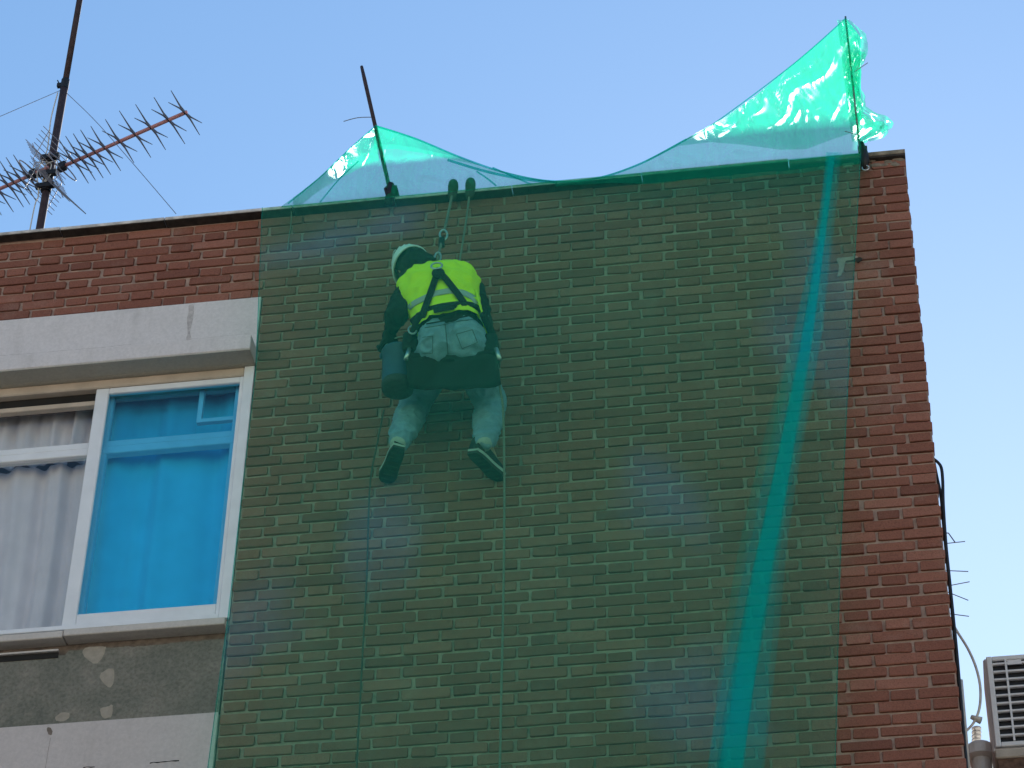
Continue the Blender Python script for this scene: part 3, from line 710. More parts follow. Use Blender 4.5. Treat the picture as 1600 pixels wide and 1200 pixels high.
for s in range(3):
    q = c_left + -D1 * (0.14 - 0.05 * s)
    MB().tube(spline([q, q + Vector((0.03, -.02, 0.09 - .03 * s)), q + Vector((0.10, -.03, 0.02)), Vector((MX - 0.03, MY - 0.03, mz(300)))]), 0.0035, 6).build('cable', PALEC, T, True)
MB().tube([(MX - .02, MY, mz(143)), at(0, 182, MY - 0.4), at(-120, 236, MY - .8)], 0.0022, 5).build('guy_wire', ALU, T)
MB().tube(spline([(MX + .02, MY, mz(148)), at(150, 190, MY - 0.35), at(210, 258, MY - 0.6), at(275, 334, 0.15)]), 0.0022, 5).build('guy_wire', ALU, T)

# ------------------------------------------------------------------ net poles
P1 = empty('net_pole', at(612, 300, 0.0), 'leaning dark iron bar holding up the peak of the net beside the rope anchors', 'pole')
p1t = at(565, 104, -0.03); p1b = at(614, 318, -0.06)
MB().tube([p1b, lerp(p1b, p1t, .9), p1t], [0.011, 0.0115, 0.009], 10).build('bar', IRON, P1, True)
q = at(612, 305, -0.065)
MB().tube([q + Vector((-.02, 0, -.07)), q + Vector((-.006, -.01, 0)), q + Vector((-.008, -.01, 0.075))], [0.020, 0.026, 0.020], 10).box(q.x - 0.035, q.x + 0.03, -0.085, 0.20, 12.145, 12.162, 0.004).build('clamp', BLACKP, P1, True)
q = at(607, 300, -0.09); MB().tube([q + Vector((0, 0, -.05)), q + Vector((-.02, 0, .03))], 0.008, 8).build('clamp_screw', BLACKP, P1)
q = at(580, 183, -0.04); MB().tube(spline([q, q + Vector((-.08, 0, .006)), q + Vector((-.16, 0, -.012))]), 0.0025, 5).build('tie_wire', ALU, P1)
P2 = empty('net_pole', at(1345, 245, 0.0), 'thin upright bar inside the tall crumpled peak of the net by the corner', 'pole')
p2t = at(1321, 26, -0.05); p2b = at(1345, 246, -0.05)
MB().tube([p2b, p2t], 0.0055, 8).build('bar', ALU, P2, True)
q = at(1347, 240, -0.05)
MB().tube([q + Vector((0.0, 0, .08)), q + Vector((.012, -.01, 0.0)), q + Vector((.012, -.01, -.07)), q + Vector((0.0, -.005, -.12))], [0.014, 0.020, 0.026, 0.010], 10).box(q.x - 0.02, q.x + 0.03, -0.06, 0.20, 12.128, 12.142, 0.003).build('clamp', BLACKP, P2, True)
MB().tube([q + Vector((.012 + .018 * math.cos(a), -.012, -.12 + .018 * math.sin(a))) for a in [2 * math.pi * k / 12 for k in range(13)]], 0.004, 6).build('hook_ring', STEEL, P2, True)
for (xa, ya, xb, yb) in ((1335, 112, 1356, 98), (1320, 205, 1342, 211)):
    MB().tube([at(xa, ya, -0.10), at(xb, yb, -0.10)], 0.0022, 5).build('tie_wire', ALU, P2)

# ------------------------------------------------------------------ safety net
SN = empty('safety_net', at(860, 282, -0.06), 'translucent green debris net draped over the parapet in front of the worker', 'safety net')
def topline(px): return 325 - 85 * (px - 410) / 935.0
def netY(px, py):
    d = py - topline(px); l = poly(NETL, py); r = poly(NETR, py); s = (px - l) / (r - l); s = max(0.0, min(1.0, s))
    g_ = math.sin(math.pi * (0.08 + 0.9 * s)) ** 0.6
    bul = 0.80 * sstep(d / 112.0) * g_
    fall = min(1.0, max(0.0, d / 300.0))
    fold = (0.030 * noise.noise(Vector((s * 11, py * 0.0012, 2.0))) + 0.012 * noise.noise(Vector((s * 34, py * 0.002, 7.0)))) * (0.25 + fall)
    crk = 0.006 * noise.noise(Vector((px * 0.05, py * 0.05, 3.0)))
    return -0.112 - bul + fold + crk
P = []
NR, NC = 90, 130
for j in range(NR + 1):
    row = []
    for i in range(NC + 1):
        s = i / NC; tt = j / NR
        pl, prr = lerp(325, 1330, tt), lerp(240, 1330, tt)
        py = lerp(pl, prr, s); px = lerp(poly(NETL, py), poly(NETR, py), s)
        row.append(at(px, py, netY(px, py)))
    P.append(row)
MB().grid(P).build('hanging_sheet', NET, SN, True)
# selvedge along the two free edges
for side in (0, -1):
    MB().tube([g_[side] + Vector((0, -0.004, 0)) for g_ in P], 0.0022, 5).build('selvedge', NETD, SN, True)
# vertical pleat of gathered net
PL = [(28, 1322, 2), (120, 1311, 4), (240, 1300, 7), (330, 1290, 7.5), (430, 1276, 10), (520, 1262, 13), (640, 1240, 17), (770, 1215, 20), (900, 1190, 23), (1050, 1165, 25), (1200, 1143, 27), (1330, 1122, 28)]
pc = [(a, b_) for a, b_, c in PL]; pwid = [(a, c) for a, b_, c in PL]
P = []
for j in range(81):
    py = lerp(245, 1325, j / 80); cx = poly(pc, py); w = poly(pwid, py); row = []
    for k in range(36):
        u = k / 35.0 * 6.999; lay = int(u); fr_ = u - lay; zig = (fr_ * 2 - 1) * (1 if lay % 2 == 0 else -1)
        am = 0.45 + 0.75 * abs(noise.noise(Vector((py * 0.0018, lay * 5.3, 2)))) * 1.6; of = 0.30 * noise.noise(Vector((py * 0.0016, lay * 3.7, 8)))
        px = cx + w * (zig * min(1.25, am) + of)
        row.append(at(px, py, netY(cx, py) - 0.012 - 0.004 * u + 0.010 * noise.noise(Vector((py * 0.02, lay * 2.0, 1)))))
    P.append(row)
MB().grid(P).build('pleat', NETP, SN, True)
for kk, wide in ((1, 1.75), (2, 1.35)):
    P = []
    for j in range(81):
        py = lerp(238, 1325, j / 80); cx = poly(pc, py); w = poly(pwid, py) * wide * (1 + 0.35 * noise.noise(Vector((py * 0.003, kk * 7.0, 0))))
        sh = w * 0.35 * noise.noise(Vector((py * 0.002, kk * 3.0, 5)))
        P.append([at(cx + sh + w * q, py, netY(cx, py) - 0.050 - 0.006 * kk + 0.01 * abs(q)) for q in (-1, -.6, -.2, .2, .6, 1)])
    MB().grid(P).build('pleat', NETP, SN, True)
P = []
for j in range(9):
    row = []
    for i in range(101):
        px = lerp(868, 1343, i / 100); dd = lerp(-1.5, 11 + 8 * noise.noise(Vector((px * 0.012, 3.3, 0))) + 7 * sstep((px - 900) / 300), j / 8); py = topline(px) + dd
        row.append(at(px, py, netY(px, py) - 0.014))
    P.append(row)
MB().grid(P).build('turned_hem', NETH, SN, True)
# canopy pulled up over the poles
TOP = [(440, 322), (470, 300), (500, 276), (545, 234), (588, 196), (615, 204), (650, 216), (700, 238), (760, 262), (820, 276), (860, 283), (900, 283), (945, 275), (1000, 256), (1070, 218), (1130, 185), (1180, 150), (1240, 100), (1290, 58), (1322, 28), (1346, 40)]
def wr(px, py, sd, a):
    q = Vector((px * 0.010, py * 0.010, sd)); w = noise.noise(q * 1.7 + Vector((0, 0, 3)))
    r1 = 1 - abs(noise.noise(Vector((px * 0.022 + py * 0.012 + w, py * 0.006 - px * 0.004, sd)))) * 2.4
    r2 = 1 - abs(noise.noise(Vector((px * 0.055 - py * 0.04 + w * 2, py * 0.02, sd + 5)))) * 2.2
    return a * (0.9 * noise.noise(q) + 0.55 * max(0, r1) ** 4 + 0.34 * max(0, r2) ** 5)
def canopy(name, x0, x1, lo, hi, Y0, Y1, sd, amp, m, nx=180, ny=34):
    P = []
    for j in range(ny + 1):
        t = j / ny; row = []
        for i in range(nx + 1):
            px = lerp(x0, x1, i / nx); a, c = lo(px), hi(px); py = lerp(a, c, t)
            h = max(0.0, (a - c) / 60.0); e = min(1.0, 4 * t * (1 - t) + 0.25) * min(1.0, h)
            row.append(at(px, py, lerp(Y0, Y1, t) + wr(px, py, sd, amp) * e))
        P.append(row)
    return MB().grid(P).build(name, m, SN, True)
hi = lambda x: poly(TOP, x) if x < 1322 else lerp(28, 60, (x - 1322) / 24.0)
canopy('canopy', 440, 1345, lambda x: max(topline(x) + 2, hi(x) + 1.5), hi, -0.112, -0.060, 1.0, 0.05, NETC, 320, 44)
HEM1 = [(455, 314), (500, 279), (530, 262), (560, 246), (588, 233), (620, 233), (660, 239), (720, 252), (790, 268), (850, 280), (880, 284)]
canopy('folded_flap', 458, 592, lambda x: max(poly(HEM1, x) + 18, hi(x) + 0.8), hi, 0.12, -0.045, 4.0, 0.09, NETW, 90, 26)
canopy('folded_flap', 584, 870, lambda x: max(poly(HEM1, x), hi(x) + 0.8), hi, 0.05, -0.045, 4.0, 0.05, NETC, 130, 24)
HEM2 = [(1000, 258), (1060, 228), (1110, 222), (1160, 226), (1220, 234), (1260, 233), (1300, 218), (1345, 203)]
canopy('folded_flap', 1010, 1345, lambda x: max(poly(HEM2, x), hi(x) + 0.8), hi, 0.07, -0.045, 9.0, 0.07, NETC, 170, 44)
# bunched loose end beyond the tall pole
OUT = [(30, 1326), (42, 1340), (52, 1352), (66, 1356), (84, 1356), (98, 1346), (118, 1346), (136, 1344), (150, 1352), (166, 1352), (176, 1368), (180, 1384), (190, 1396), (200, 1394), (208, 1380), (216, 1362), (222, 1346)]
P = []
for j in range(61):
    py = lerp(31, 221, j / 60.0); xl = lerp(1318, 1341, (py - 31) / 190.0) - 10; xr = poly(OUT, py); row = []
    for i in range(25):
        s = i / 24.0; px = lerp(xl, xr, s) + 1.5 * noise.noise(Vector((py * .2, s * 4, 1))) * s
        row.append(at(px, py + 3 * noise.noise(Vector((s * 5, py * 0.07, 4))) * s, -0.09 + wr(px * 1.6, py * 1.6, 13, 0.10) + 0.04 * math.sin(s * 9 + py * 0.06)))
    P.append(row)
MB().grid(P).build('loose_end', NETC, SN, True)
P2_ = [[q + Vector((0.01 * noise.noise(q * 20), 0.05 + 0.05 * noise.noise(q * 13), 0.012 * noise.noise(q * 17))) for q in row[4:22]] for row in P[12:58]]
MB().grid(P2_).build('loose_end', NETC, SN, True)
# gathered cords along the slack edge
for (pts, r_) in (([(588, 197), (650, 217), (720, 246), (790, 270), (860, 283), (930, 279), (1000, 256), (1072, 218)], 0.006),
                  ([(700, 250), (760, 268), (820, 280), (870, 285)], 0.008), ([(745, 268), (760, 278), (775, 290)], 0.005),
                  ([(770, 262), (800, 275), (830, 288)], 0.005), ([(1072, 218), (1120, 190), (1240, 100), (1322, 28)], 0.004),
                  ([(450, 318), (500, 277), (545, 234), (588, 196)], 0.004), ([(500, 316), (530, 280), (560, 252)], 0.004)):
    MB().tube(spline([at(a, b_, -0.085) for a, b_ in pts]), r_, 6).build('gathered_edge', NETD, SN, True)

# ------------------------------------------------------------------ ropes
def J(px, py, Y): return at(px, py, Y)
dr = J(683, 411, -0.50)
WR = empty('work_rope', J(708, 297, -0.05), 'pale work rope from the parapet to the ring of the harness', 'rope')
MB().tube(spline([(J(708, 296, 0.25)), J(708, 294, -0.02), J(707, 302, -0.05), J(700, 335, -0.20), J(694, 362, -0.30)]), 0.0075, 8).build('rope', ROPEW, WR, True)
MB().tube(spline([J(690, 377, -0.36), J(686, 395, -0.43), dr + Vector((0, 0, 0.02))]), 0.0075, 8).build('rope', ROPEW, WR, True)
q = J(693, 367, -0.32)
MB().tube([q + Vector((0.020 * math.cos(a) - .003 * math.sin(a), -0.0, 0.036 * math.sin(a))) for a in [2 * math.pi * k / 16 for k in range(17)]], 0.006, 6).build('carabiner', STEEL, WR, True)
q = J(690, 379, -0.37)
MB().box(-0.016, 0.016, -0.010, 0.010, -0.035, 0.035, 0.005).build('descender', BLACKP, WR).matrix_basis = Matrix.Translation(q)
q = J(684, 402, -0.46)
MB().tube([q + Vector((0.016 * math.cos(a), -0.0, 0.034 * math.sin(a))) for a in [2 * math.pi * k / 16 for k in range(17)]], 0.0055, 6).build('carabiner', STEEL, WR, True)
sr = MB().tube(spline([J(735, 290, 0.25), J(735, 288, -0.02), J(734, 298, -0.05), J(729, 340, -0.12), J(722, 385, -0.18), J(716, 430, -0.22), J(722, 480, -0.24), J(745, 530, -0.26), J(772, 556, -0.34), J(779, 580, -0.40), J(781, 605, -0.40), J(786, 640, -0.36), J(788, 740, -0.30), J(787, 900, -0.28), J(784, 1050, -0.26), J(780, 1240, -0.25)]), 0.0058, 8).build('safety_rope', ROPEW, None, True)
tag(sr, 'long pale safety rope hanging from the parapet down past the right shoe', 'rope')
tr = MB().tube(spline([J(600, 640, -0.30), J(590, 690, -0.22), J(578, 760, -0.15), J(573, 900, -0.12), J(565, 1050, -0.10), J(555, 1240, -0.10)]), 0.0045, 8).build('tail_line', ROPED, None, True)
tag(tr, 'dark line trailing straight down from under the bucket', 'rope')
for px, lab in ((708, 'dark sleeve padding the work rope where it crosses the coping'), (735, 'dark sleeve padding the safety rope where it crosses the coping')):
    py = topline(px) - 2
    q = MB().tube([J(px, py, 0.12) + Vector((0, 0, 0.028)), J(px, py, 0.02) + Vector((0, 0, .045)), J(px, py - 1, -0.045) + Vector((0, 0, .012)), J(px - 1, py + 9, -0.062), J(px - 2, py + 16, -0.06)], [0.020, 0.026, 0.030, 0.026, 0.018], 10).build('rope_sleeve', ROPED, None, True)
    tag(q, lab, 'rope sleeve')
st_ = MB().tube(spline([J(455, 321, -0.04), J(455, 345, -0.02), J(452, 368, -0.018), J(449, 391, -0.016)]), 0.003, 6).build('string', ROPEW, None, True)
tag(st_, 'short pale string dangling from the coping over the bricks', 'string')

# ------------------------------------------------------------------ worker
pel = J(705, 532, -0.46); neck = J(680, 428, -0.40); head = J(645, 420, -0.40)
hipL, hipR = J(682, 548, -0.46), J(731, 545, -0.46)
knL, knR = J(650, 629, -0.085), J(767, 631, -0.085)
anL, anR = J(623, 690, -0.265), J(757, 690, -0.255)
toL, toR = J(603, 751, -0.025), J(781, 748, -0.025)
heL, heR = J(622, 702, -0.27), J(741, 709, -0.25)
shL, shR = J(644, 449, -0.40), J(738, 455, -0.38)
elL, waL = J(622, 486, -0.50), J(612, 513, -0.36)
elR, waR = J(752, 500, -0.26), J(735, 520, -0.06)
PER = empty('person', pel, 'worker in white helmet, neon yellow vest and jeans hanging in a black harness', 'person')
axis = (neck - pel).normalized(); TL = (neck - pel).length
LAT = (shR - shL); LAT = (LAT - axis * LAT.dot(axis)).normalized(); BCK = LAT.cross(axis).normalized()
# torso rings: t, half width, half depth
TW = [(0.0, .145, .105), (0.12, .142, .100), (0.3, .150, .105), (0.5, .168, .115), (0.68, .180, .120), (0.82, .178, .112), (0.92, .145, .09), (1.0, .075, .065), (1.06, .052, .055)]
wx = [(a, b_) for a, b_, c in TW]; wd = [(a, c) for a, b_, c in TW]
def tors(theta, t, off=0.0, extra=0.0):
    curve = BCK * (0.035 * math.sin(math.pi * min(1, max(0, t))))
    c = pel + axis * (TL * t) + curve
    a, d = poly(wx, t) + off, poly(wd, t) + off
    s, k = math.sin(theta), math.cos(theta)
    return c + LAT * (a * (abs(s) ** 0.85) * (1 if s > 0 else -1)) + BCK * (d * (abs(k) ** 0.85) * (1 if k > 0 else -1))
def trings(t0, t1, off, n=28, m=14, wob=0.0, sd=0):
    rs = []
    for j in range(m + 1):
        t = lerp(t0, t1, j / m)
        rs.append([tors(2 * math.pi * k / n, t, off + wob * noise.noise(Vector((math.cos(2 * math.pi * k / n) * 2.2, math.sin(2 * math.pi * k / n) * 2.2, t * 5 + sd)))) for k in range(n)])
    return rs
def V3(*a): return Vector(a)
HU = (head - neck); HU = (HU.normalized() * 0.15 + V3(-0.42, 0.22, 0.85)).normalized()      # head's own up
HF = V3(-0.12, 0.95, -0.30); HF = (HF - HU * HF.dot(HU)).normalized(); HS = HU.cross(HF)
hand = waL + V3(-0.015, 0.05, -0.045)
def fingers(mb, base, dirv, side, curl, r0=0.0088, scale=1.0):
    for k, (o_, L) in enumerate(((-.030, .070), (-.010, .078), (.010, .073), (.028, .058))):
        p0 = base + side * o_; p1 = p0 + (dirv * .9 + curl * .25).normalized() * L * .42 * scale
        p2 = p1 + (dirv * .35 + curl).normalized() * L * .34 * scale; p3 = p2 + (curl * .9 - dirv * .6).normalized() * L * .28 * scale
        mb.cone(p0, r0, p1, r0 * .95); mb.cone(p1, r0 * .95, p2, r0 * .88); mb.cone(p2, r0 * .88, p3, r0 * .75)
    tb = base - dirv * .045 - side * .032; t1 = tb - side * .026 + dirv * .018 + curl * .012; t2 = t1 + dirv * .026 + curl * .018 + side * .006
    mb.cone(tb, r0 * 1.25, t1, r0 * 1.1); mb.cone(t1, r0 * 1.1, t2, r0 * .85)
def hand_mesh(mb, w, dirv, side, curl):
    pm = w + dirv * 0.050; mb.cone(w - dirv * .01, .024, w + dirv * .02, .026)
    mb.ell(pm, (dirv * .048, side * .040, curl * .020), 14, 10); fingers(mb, w + dirv * .088, dirv, side, curl)
hdL = V3(-.25, .25, -.92).normalized(); hsL = V3(-.65, -.75, -.03); hsL = (hsL - hdL * hsL.dot(hdL)).normalized(); hcL = hdL.cross(hsL)
if hcL.y < 0: hcL = -hcL
hdR = V3(-.1, .35, .93).normalized(); hsR = V3(1, 0, 0.05); hsR = (hsR - hdR * hsR.dot(hdR)).normalized(); hcR = V3(0, 1, 0)
body = MB(); body.rings(trings(-0.05, 1.06, -0.022))
body.cone(neck - axis * .02, .058, head - HU * .05, .055)
body.ell(head, (HS * .076, HF * .095, HU * .112), 20, 14)
body.cone(head + HF * .088 - HU * .005, .012, head + HF * .104 - HU * .022, .014)           # nose
body.ell(head + HF * .070 - HU * .075, (HS * .045, HF * .034, HU * .032), 12, 8)                # jaw
for s in (-1, 1):
    body.ell(head + HS * s * .078 - HU * .01, (HS * .010, HF * .020, HU * .032), 10, 8)         # ears
    body.ell(head + HF * .084 + HS * s * .032 + HU * .012, (HS * .016, HF * .012, HU * .010), 10, 8)
body.ell(head + HF * .092 - HU * .055, (HS * .024, HF * .010, HU * .008), 10, 6)
for s, e, w_ in ((shL, elL, waL), (shR, elR, waR)):
    body.cone(s, .052, e, .040); body.cone(e, .040, w_, .026)
hand_mesh(body, waL, hdL, hsL, hcL); hand_mesh(body, waR, hdR, hsR, hcR)
body.ell(pel - axis * 0.02, (LAT * .15, BCK * .10, axis * .11), 18, 12)
for h_, k_, a_, t_ in ((hipL, knL, anL, toL), (hipR, knR, anR, toR)):
    body.cone(h_, .075, k_, .052); body.cone(k_, .052, a_, .034); body.cone(a_, .034, lerp(a_, t_, .25) + V3(0, 0, .03), .024); body.cone(lerp(a_, t_, .25) + V3(0, 0, .03), .024, lerp(a_, t_, .75) + V3(0, 0, .034), .018)
body.build('body', SKIN, PER, remesh=0.0065, smooth_it=3)
# gloves
gm = MB(); hand_mesh(gm, waL, hdL, hsL, hcL)
gv = MB()
for p in (0,):
    gv.v = [tuple(Vector(q)) for q in gm.v]; gv.f = gm.f
gl_o = gv.build('glove', BLACKF, PER, remesh=0.005, smooth_it=1)
md = gl_o.modifiers.new('grow', 'DISPLACE'); md.strength = 0.004; md.mid_level = 0.0
# hair
MB().ell(head - HF * .012 + HU * .014, (HS * .083, HF * .094, HU * .108), 20, 14).ell(head - HF * .055 - HU * .05, (HS * .062, HF * .045, HU * .055), 14, 10).build('hair', HAIR, PER, True)
# helmet
hm = MB(); hc = head + HU * 0.026
rs = []
for j in range(0, 13):
    ph = R(92) * (1 - j / 12.0); rs.append([hc + HS * (.098 * math.sin(ph) * math.cos(a)) + HF * (.120 * math.sin(ph) * math.sin(a)) + HU * (.112 * math.cos(ph)) for a in [2 * math.pi * k / 28 for k in range(28)]])
rs[-1] = [hc + HU * .112 + (q - hc - HU * .112) * 0.02 for q in rs[-2]]
hm.rings(rs, cap=False)
ho = hm.build('helmet', HELM, PER, True); md = ho.modifiers.new('t', 'SOLIDIFY'); md.thickness = 0.004; md.offset = -1
rim = [hc - HU * .004 + HS * (.102 * math.cos(a)) + HF * (.124 * math.sin(a) + (0.030 * max(0, math.sin(a)) ** 3)) for a in [2 * math.pi * k / 32 for k in range(33)]]
MB().tube(rim, 0.0055, 8, cap=False).build('rim', HELM, ho, True)
for a in (-2, -1, 0, 1, 2):
    MB().tube([hc + HS * (.099 * math.sin(R(16 * a))) * 1 + HF * (.122 * math.sin(ph) * math.cos(R(16 * a))) + HU * (.1125 * math.cos(ph) * math.cos(R(10 * a))) for ph in [R(-55 + 11 * k) for k in range(11)]], 0.0035, 6).build('ridge', HELM, ho, True)
for s in (-1, 1):
    MB().tube(spline([hc + HS * s * .092 - HF * .02, head + HS * s * .086 - HU * .06, head + HS * s * .035 - HU * .112 + HF * .06]), 0.005, 6).build('chin_strap', BLACKF, ho, True)
# jacket with sleeves
jk = MB(); jk.rings(trings(0.04, 1.03, 0.004))
for s, e, w_ in ((shL, elL, waL), (shR, elR, waR)):
    jk.cone(s, .068, lerp(s, e, .5), .062); jk.cone(lerp(s, e, .5), .062, e, .056); jk.cone(e, .056, lerp(e, w_, .85), .040)
    jk.cone(lerp(s, e, .2), .070, lerp(s, e, .3), .060); jk.cone(lerp(s, e, .75), .064, lerp(s, e, .82), .058); jk.cone(lerp(e, w_, .45), .056, lerp(e, w_, .55), .048)
jk.cone(neck - axis * .03, .080, neck + (head - neck) * .35, .078); jk.cone(neck, .075, head - HF * .06 - HU * .035, .070)
jk.ell(head - HU * .052 + HF * .005, (HS * .088, HF * .088, HU * .070), 16, 12); jk.cone(neck, .07, head - HU * .06, .08)
jk.build('jacket', JACKET, PER, remesh=0.009, smooth_it=3, wrinkle=0.010)
# vest: shell over the torso, loose at the hem
vs = MB(); rs = trings(0.10, 0.985, 0.022, 72, 40, 0.014, 3)
for j in range(len(rs)):
    for k_ in range(len(rs[j])):
        q = rs[j][k_]; n_ = (q - (pel + axis * TL * lerp(.1, .985, j / 40))).normalized()
        cr = 1 - abs(noise.noise(Vector((q.x * 9 + q.z * 13, q.z * 7 - q.x * 5, 2.0)))) * 3
        rs[j][k_] = q + n_ * (0.010 * max(0, 1 - j / 7) + 0.012 * max(0, cr) ** 2 + 0.006 * noise.noise(q * 25))
vs.rings(rs, cap=False); vo = vs.build('vest', VEST, PER, True)
md = vo.modifiers.new('t', 'SOLIDIFY'); md.thickness = 0.003
# flap of the vest hanging open at the right hip
P = []
for j in range(13):
    t = j / 12.0; row = []
    for i in range(9):
        s = i / 8.0
        base = tors(R(60 + 55 * s), lerp(0.42, -0.02, t), 0.030 + 0.022 * t)
        row.append(base + BCK * (0.02 * math.sin(s * 7 + t * 3)) + LAT * (0.012 * math.sin(s * 5 + 1) * t))
    P.append(row)
fo = MB().grid(P).build('vest_flap', VEST, vo, True); md = fo.modifiers.new('t', 'SOLIDIFY'); md.thickness = 0.003
# jeans
jn = MB()
jn.ell(pel - axis * .01, (LAT * .150, BCK * .108, axis * .125), 22, 14)
bl, br_ = J(683, 531, -0.50), J(729, 528, -0.50)
for c in (bl, br_): jn.ell(c, (LAT * .092, BCK * .096, axis * .112), 18, 12)
for h_, k_, a_ in ((hipL, knL, anL), (hipR, knR, anR)):
    m1 = lerp(h_, k_, .5); jn.cone(h_, .102, m1, .094); jn.cone(m1, .094, k_, .076); jn.cone(k_, .074, lerp(k_, a_, .45), .073); jn.cone(lerp(k_, a_, .45), .072, lerp(k_, a_, .97), .053)
    for f_, rr_ in ((.12, .074), (.28, .071), (.72, .061), (.86, .058)): jn.cone(lerp(k_, a_, f_), rr_, lerp(k_, a_, f_ + .03), rr_ - .004)
jo = jn.build('jeans', JEANS, PER, remesh=0.008, smooth_it=3, wrinkle=0.011)
import mathutils.bvhtree as _bt
def surf_bvh(o):
    dg = bpy.context.evaluated_depsgraph_get(); mw = o.matrix_world
    me = o.data; return _bt.BVHTree.FromPolygons([mw @ v.co for v in me.vertices], [p.vertices[:] for p in me.polygons])
bpy.context.view_layer.update()
bvh = surf_bvh(jo)
cv = Vector(CAM)
def on_surf(bv, px, py, lift=0.002):
    d = (at(px, py, 0.0) - cv).normalized(); h = bv.ray_cast(cv, d)
    return (h[0] - d * lift) if h[0] is not None else None
def seam(pts, r_, name='seam', m=SEAM, par=None, bv=None):
    P_ = [on_surf(bv or bvh, a, b_) for a, b_ in pts]; P_ = [p for p in P_ if p is not None]
    if len(P_) > 1: MB().tube(P_, r_, 5).build(name, m, par or jo, True)
def dense(pts, n=6):
    o_ = []
    for (a, b_), (c, d) in zip(pts, pts[1:]):
        o_ += [(lerp(a, c, k / n), lerp(b_, d, k / n)) for k in range(n)]
    return o_ + [pts[-1]]
seam(dense([(695, 505), (697, 520), (699, 540), (700, 556)]), 0.0025)
seam(dense([(660, 527), (676, 525), (676, 552), (660, 552)]), 0.0018, 'pocket')
seam(dense([(713, 522), (738, 515), (746, 535), (722, 545), (713, 522)]), 0.0018, 'pocket')
seam(dense([(664, 512), (690, 508), (720, 501), (744, 499)]), 0.003, 'waistband')
# shoes
def shoe(name, he, to, up):
    d = (to - he); L = d.length; d.normalize(); up = (up - d * up.dot(d)).normalized(); sd = d.cross(up)
    prof = [(-.02, .024, .020, .075), (.02, .032, .030, .085), (.06, .034, .032, .082), (.11, .033, .034, .070), (.16, .036, .038, .052), (.20, .040, .040, .042), (.235, .034, .034, .036), (.258, .018, .018, .026)]
    k = (L + .02) / .27
    rs = []; rm_ = []; rsol = []
    for (s, w1, w2, h) in prof:
        c = he + d * (s * k)
        rs.append([c + sd * (w1 * 1.12 * math.copysign(abs(math.cos(a)) ** .7, math.cos(a))) + up * (0.016 + h * max(0, math.sin(a)) ** .8) for a in [math.pi * q / 12 for q in range(13)]])
        rm_.append([c + sd * (x * w1 * 1.22) + up * z for x, z in ((-1, 0.006), (1, 0.006), (1.02, .020), (-1.02, .020))])
        rsol.append([c + sd * (x * w1 * 1.18) + up * z for x, z in ((-1, -0.010), (1, -0.010), (1.02, .0055), (-1.02, .0055))])
    so = MB().rings(rs).build(name, SHOE, PER, True)
    MB().rings(rm_).build('midsole', MIDS, so); MB().rings(rsol).build('outsole', SOLE, so)
    for q in range(7):
        c = he + d * ((.02 + .034 * q) * k); MB().tube([c - sd * .030 - up * .012, c + sd * .030 - up * .012], 0.004, 4).build('tread', SOLE, so)
    for q in range(4):
        c = he + d * ((.105 + .024 * q) * k) + up * (.088 - .008 * q); MB().tube([c - sd * .022 - up * .004, c + up * .002, c + sd * .022 - up * .004], 0.003, 5).build('lace', MIDS, so)
shoe('shoe', heL, toL, V3(0.12, -0.1, 1)); shoe('shoe', heR, toR, V3(0.25, -0.05, 1))
for a_, k_ in ((anL, knL), (anR, knR)):
    MB().tube([a_ - (k_ - a_).normalized() * .035, a_ + (k_ - a_).normalized() * .05], [.040, .040], 12).build('sock', REFL, PER, True)
# harness straps and tape laid over the vest
bpy.context.view_layer.update()
def torso_hit(px, py, lift):
    # nearest torso point along the line of the webbing, lifted off the cloth
    h = on_surf(vbvh, px, py, lift)
    if h is None:
        p = J(px, py, -0.5); n = vbvh.find_nearest(p); h = n[0] + n[1] * lift
    return h
vbvh = surf_bvh(vo)
def strap(pts, w, lift, name, par, m=BLACKF, th=0.004):
    pts = dense(pts, 6); P_ = []
    for i, (a, b_) in enumerate(pts):
        n_ = pts[min(i + 1, len(pts) - 1)]; p_ = pts[max(i - 1, 0)]; dx, dy = n_[0] - p_[0], n_[1] - p_[1]; L_ = math.hypot(dx, dy)
        ux, uy = -dy / L_ * w / 2, dx / L_ * w / 2
        P_.append([torso_hit(a + ux * k, b_ + uy * k, lift) for k in (-1, -.5, 0, .5, 1)])
    o = MB().grid(P_).build(name, m, par, True); md = o.modifiers.new('t', 'SOLIDIFY'); md.thickness = th; md.offset = 0
    sm = o.modifiers.new('s', 'SMOOTH'); sm.iterations = 6; sm.factor = 0.5; return o
strap([(637, 482), (648, 473), (660, 467), (680, 458), (703, 454), (724, 457), (738, 464), (752, 480)], 10, 0.006, 'reflective_band', vo, REFL, 0.002)
HA = strap([(684, 424), (678, 442), (668, 470), (660, 492), (654, 506)], 12, 0.016, 'harness', PER)
strap([(685, 424), (697, 436), (716, 460), (734, 486), (746, 504)], 12, 0.017, 'shoulder_strap', HA)
strap([(642, 507), (655, 496), (670, 486), (690, 481), (712, 478), (734, 478), (752, 487)], 17, 0.012, 'back_belt', HA)
strap([(676, 485), (695, 481), (716, 478)], 11, 0.022, 'back_pad', HA)
strap([(654, 503), (649, 520), (646, 540)], 10, 0.020, 'thigh_strap', HA); strap([(744, 500), (756, 520), (766, 545)], 13, 0.020, 'thigh_strap', HA)
q = torso_hit(684, 424, 0.03)
MB().tube([q + axis * .03 + LAT * (.028 * math.cos(a)) + axis * (.024 * math.sin(a)) + BCK * .012 for a in [2 * math.pi * k / 16 for k in range(17)]], 0.0055, 6).build('d_ring', STEEL, HA, True)
MB().ell(q - axis * .015, (LAT * .034, BCK * .018, axis * .042), 12, 8).build('back_plate', BLACKF, HA, True)
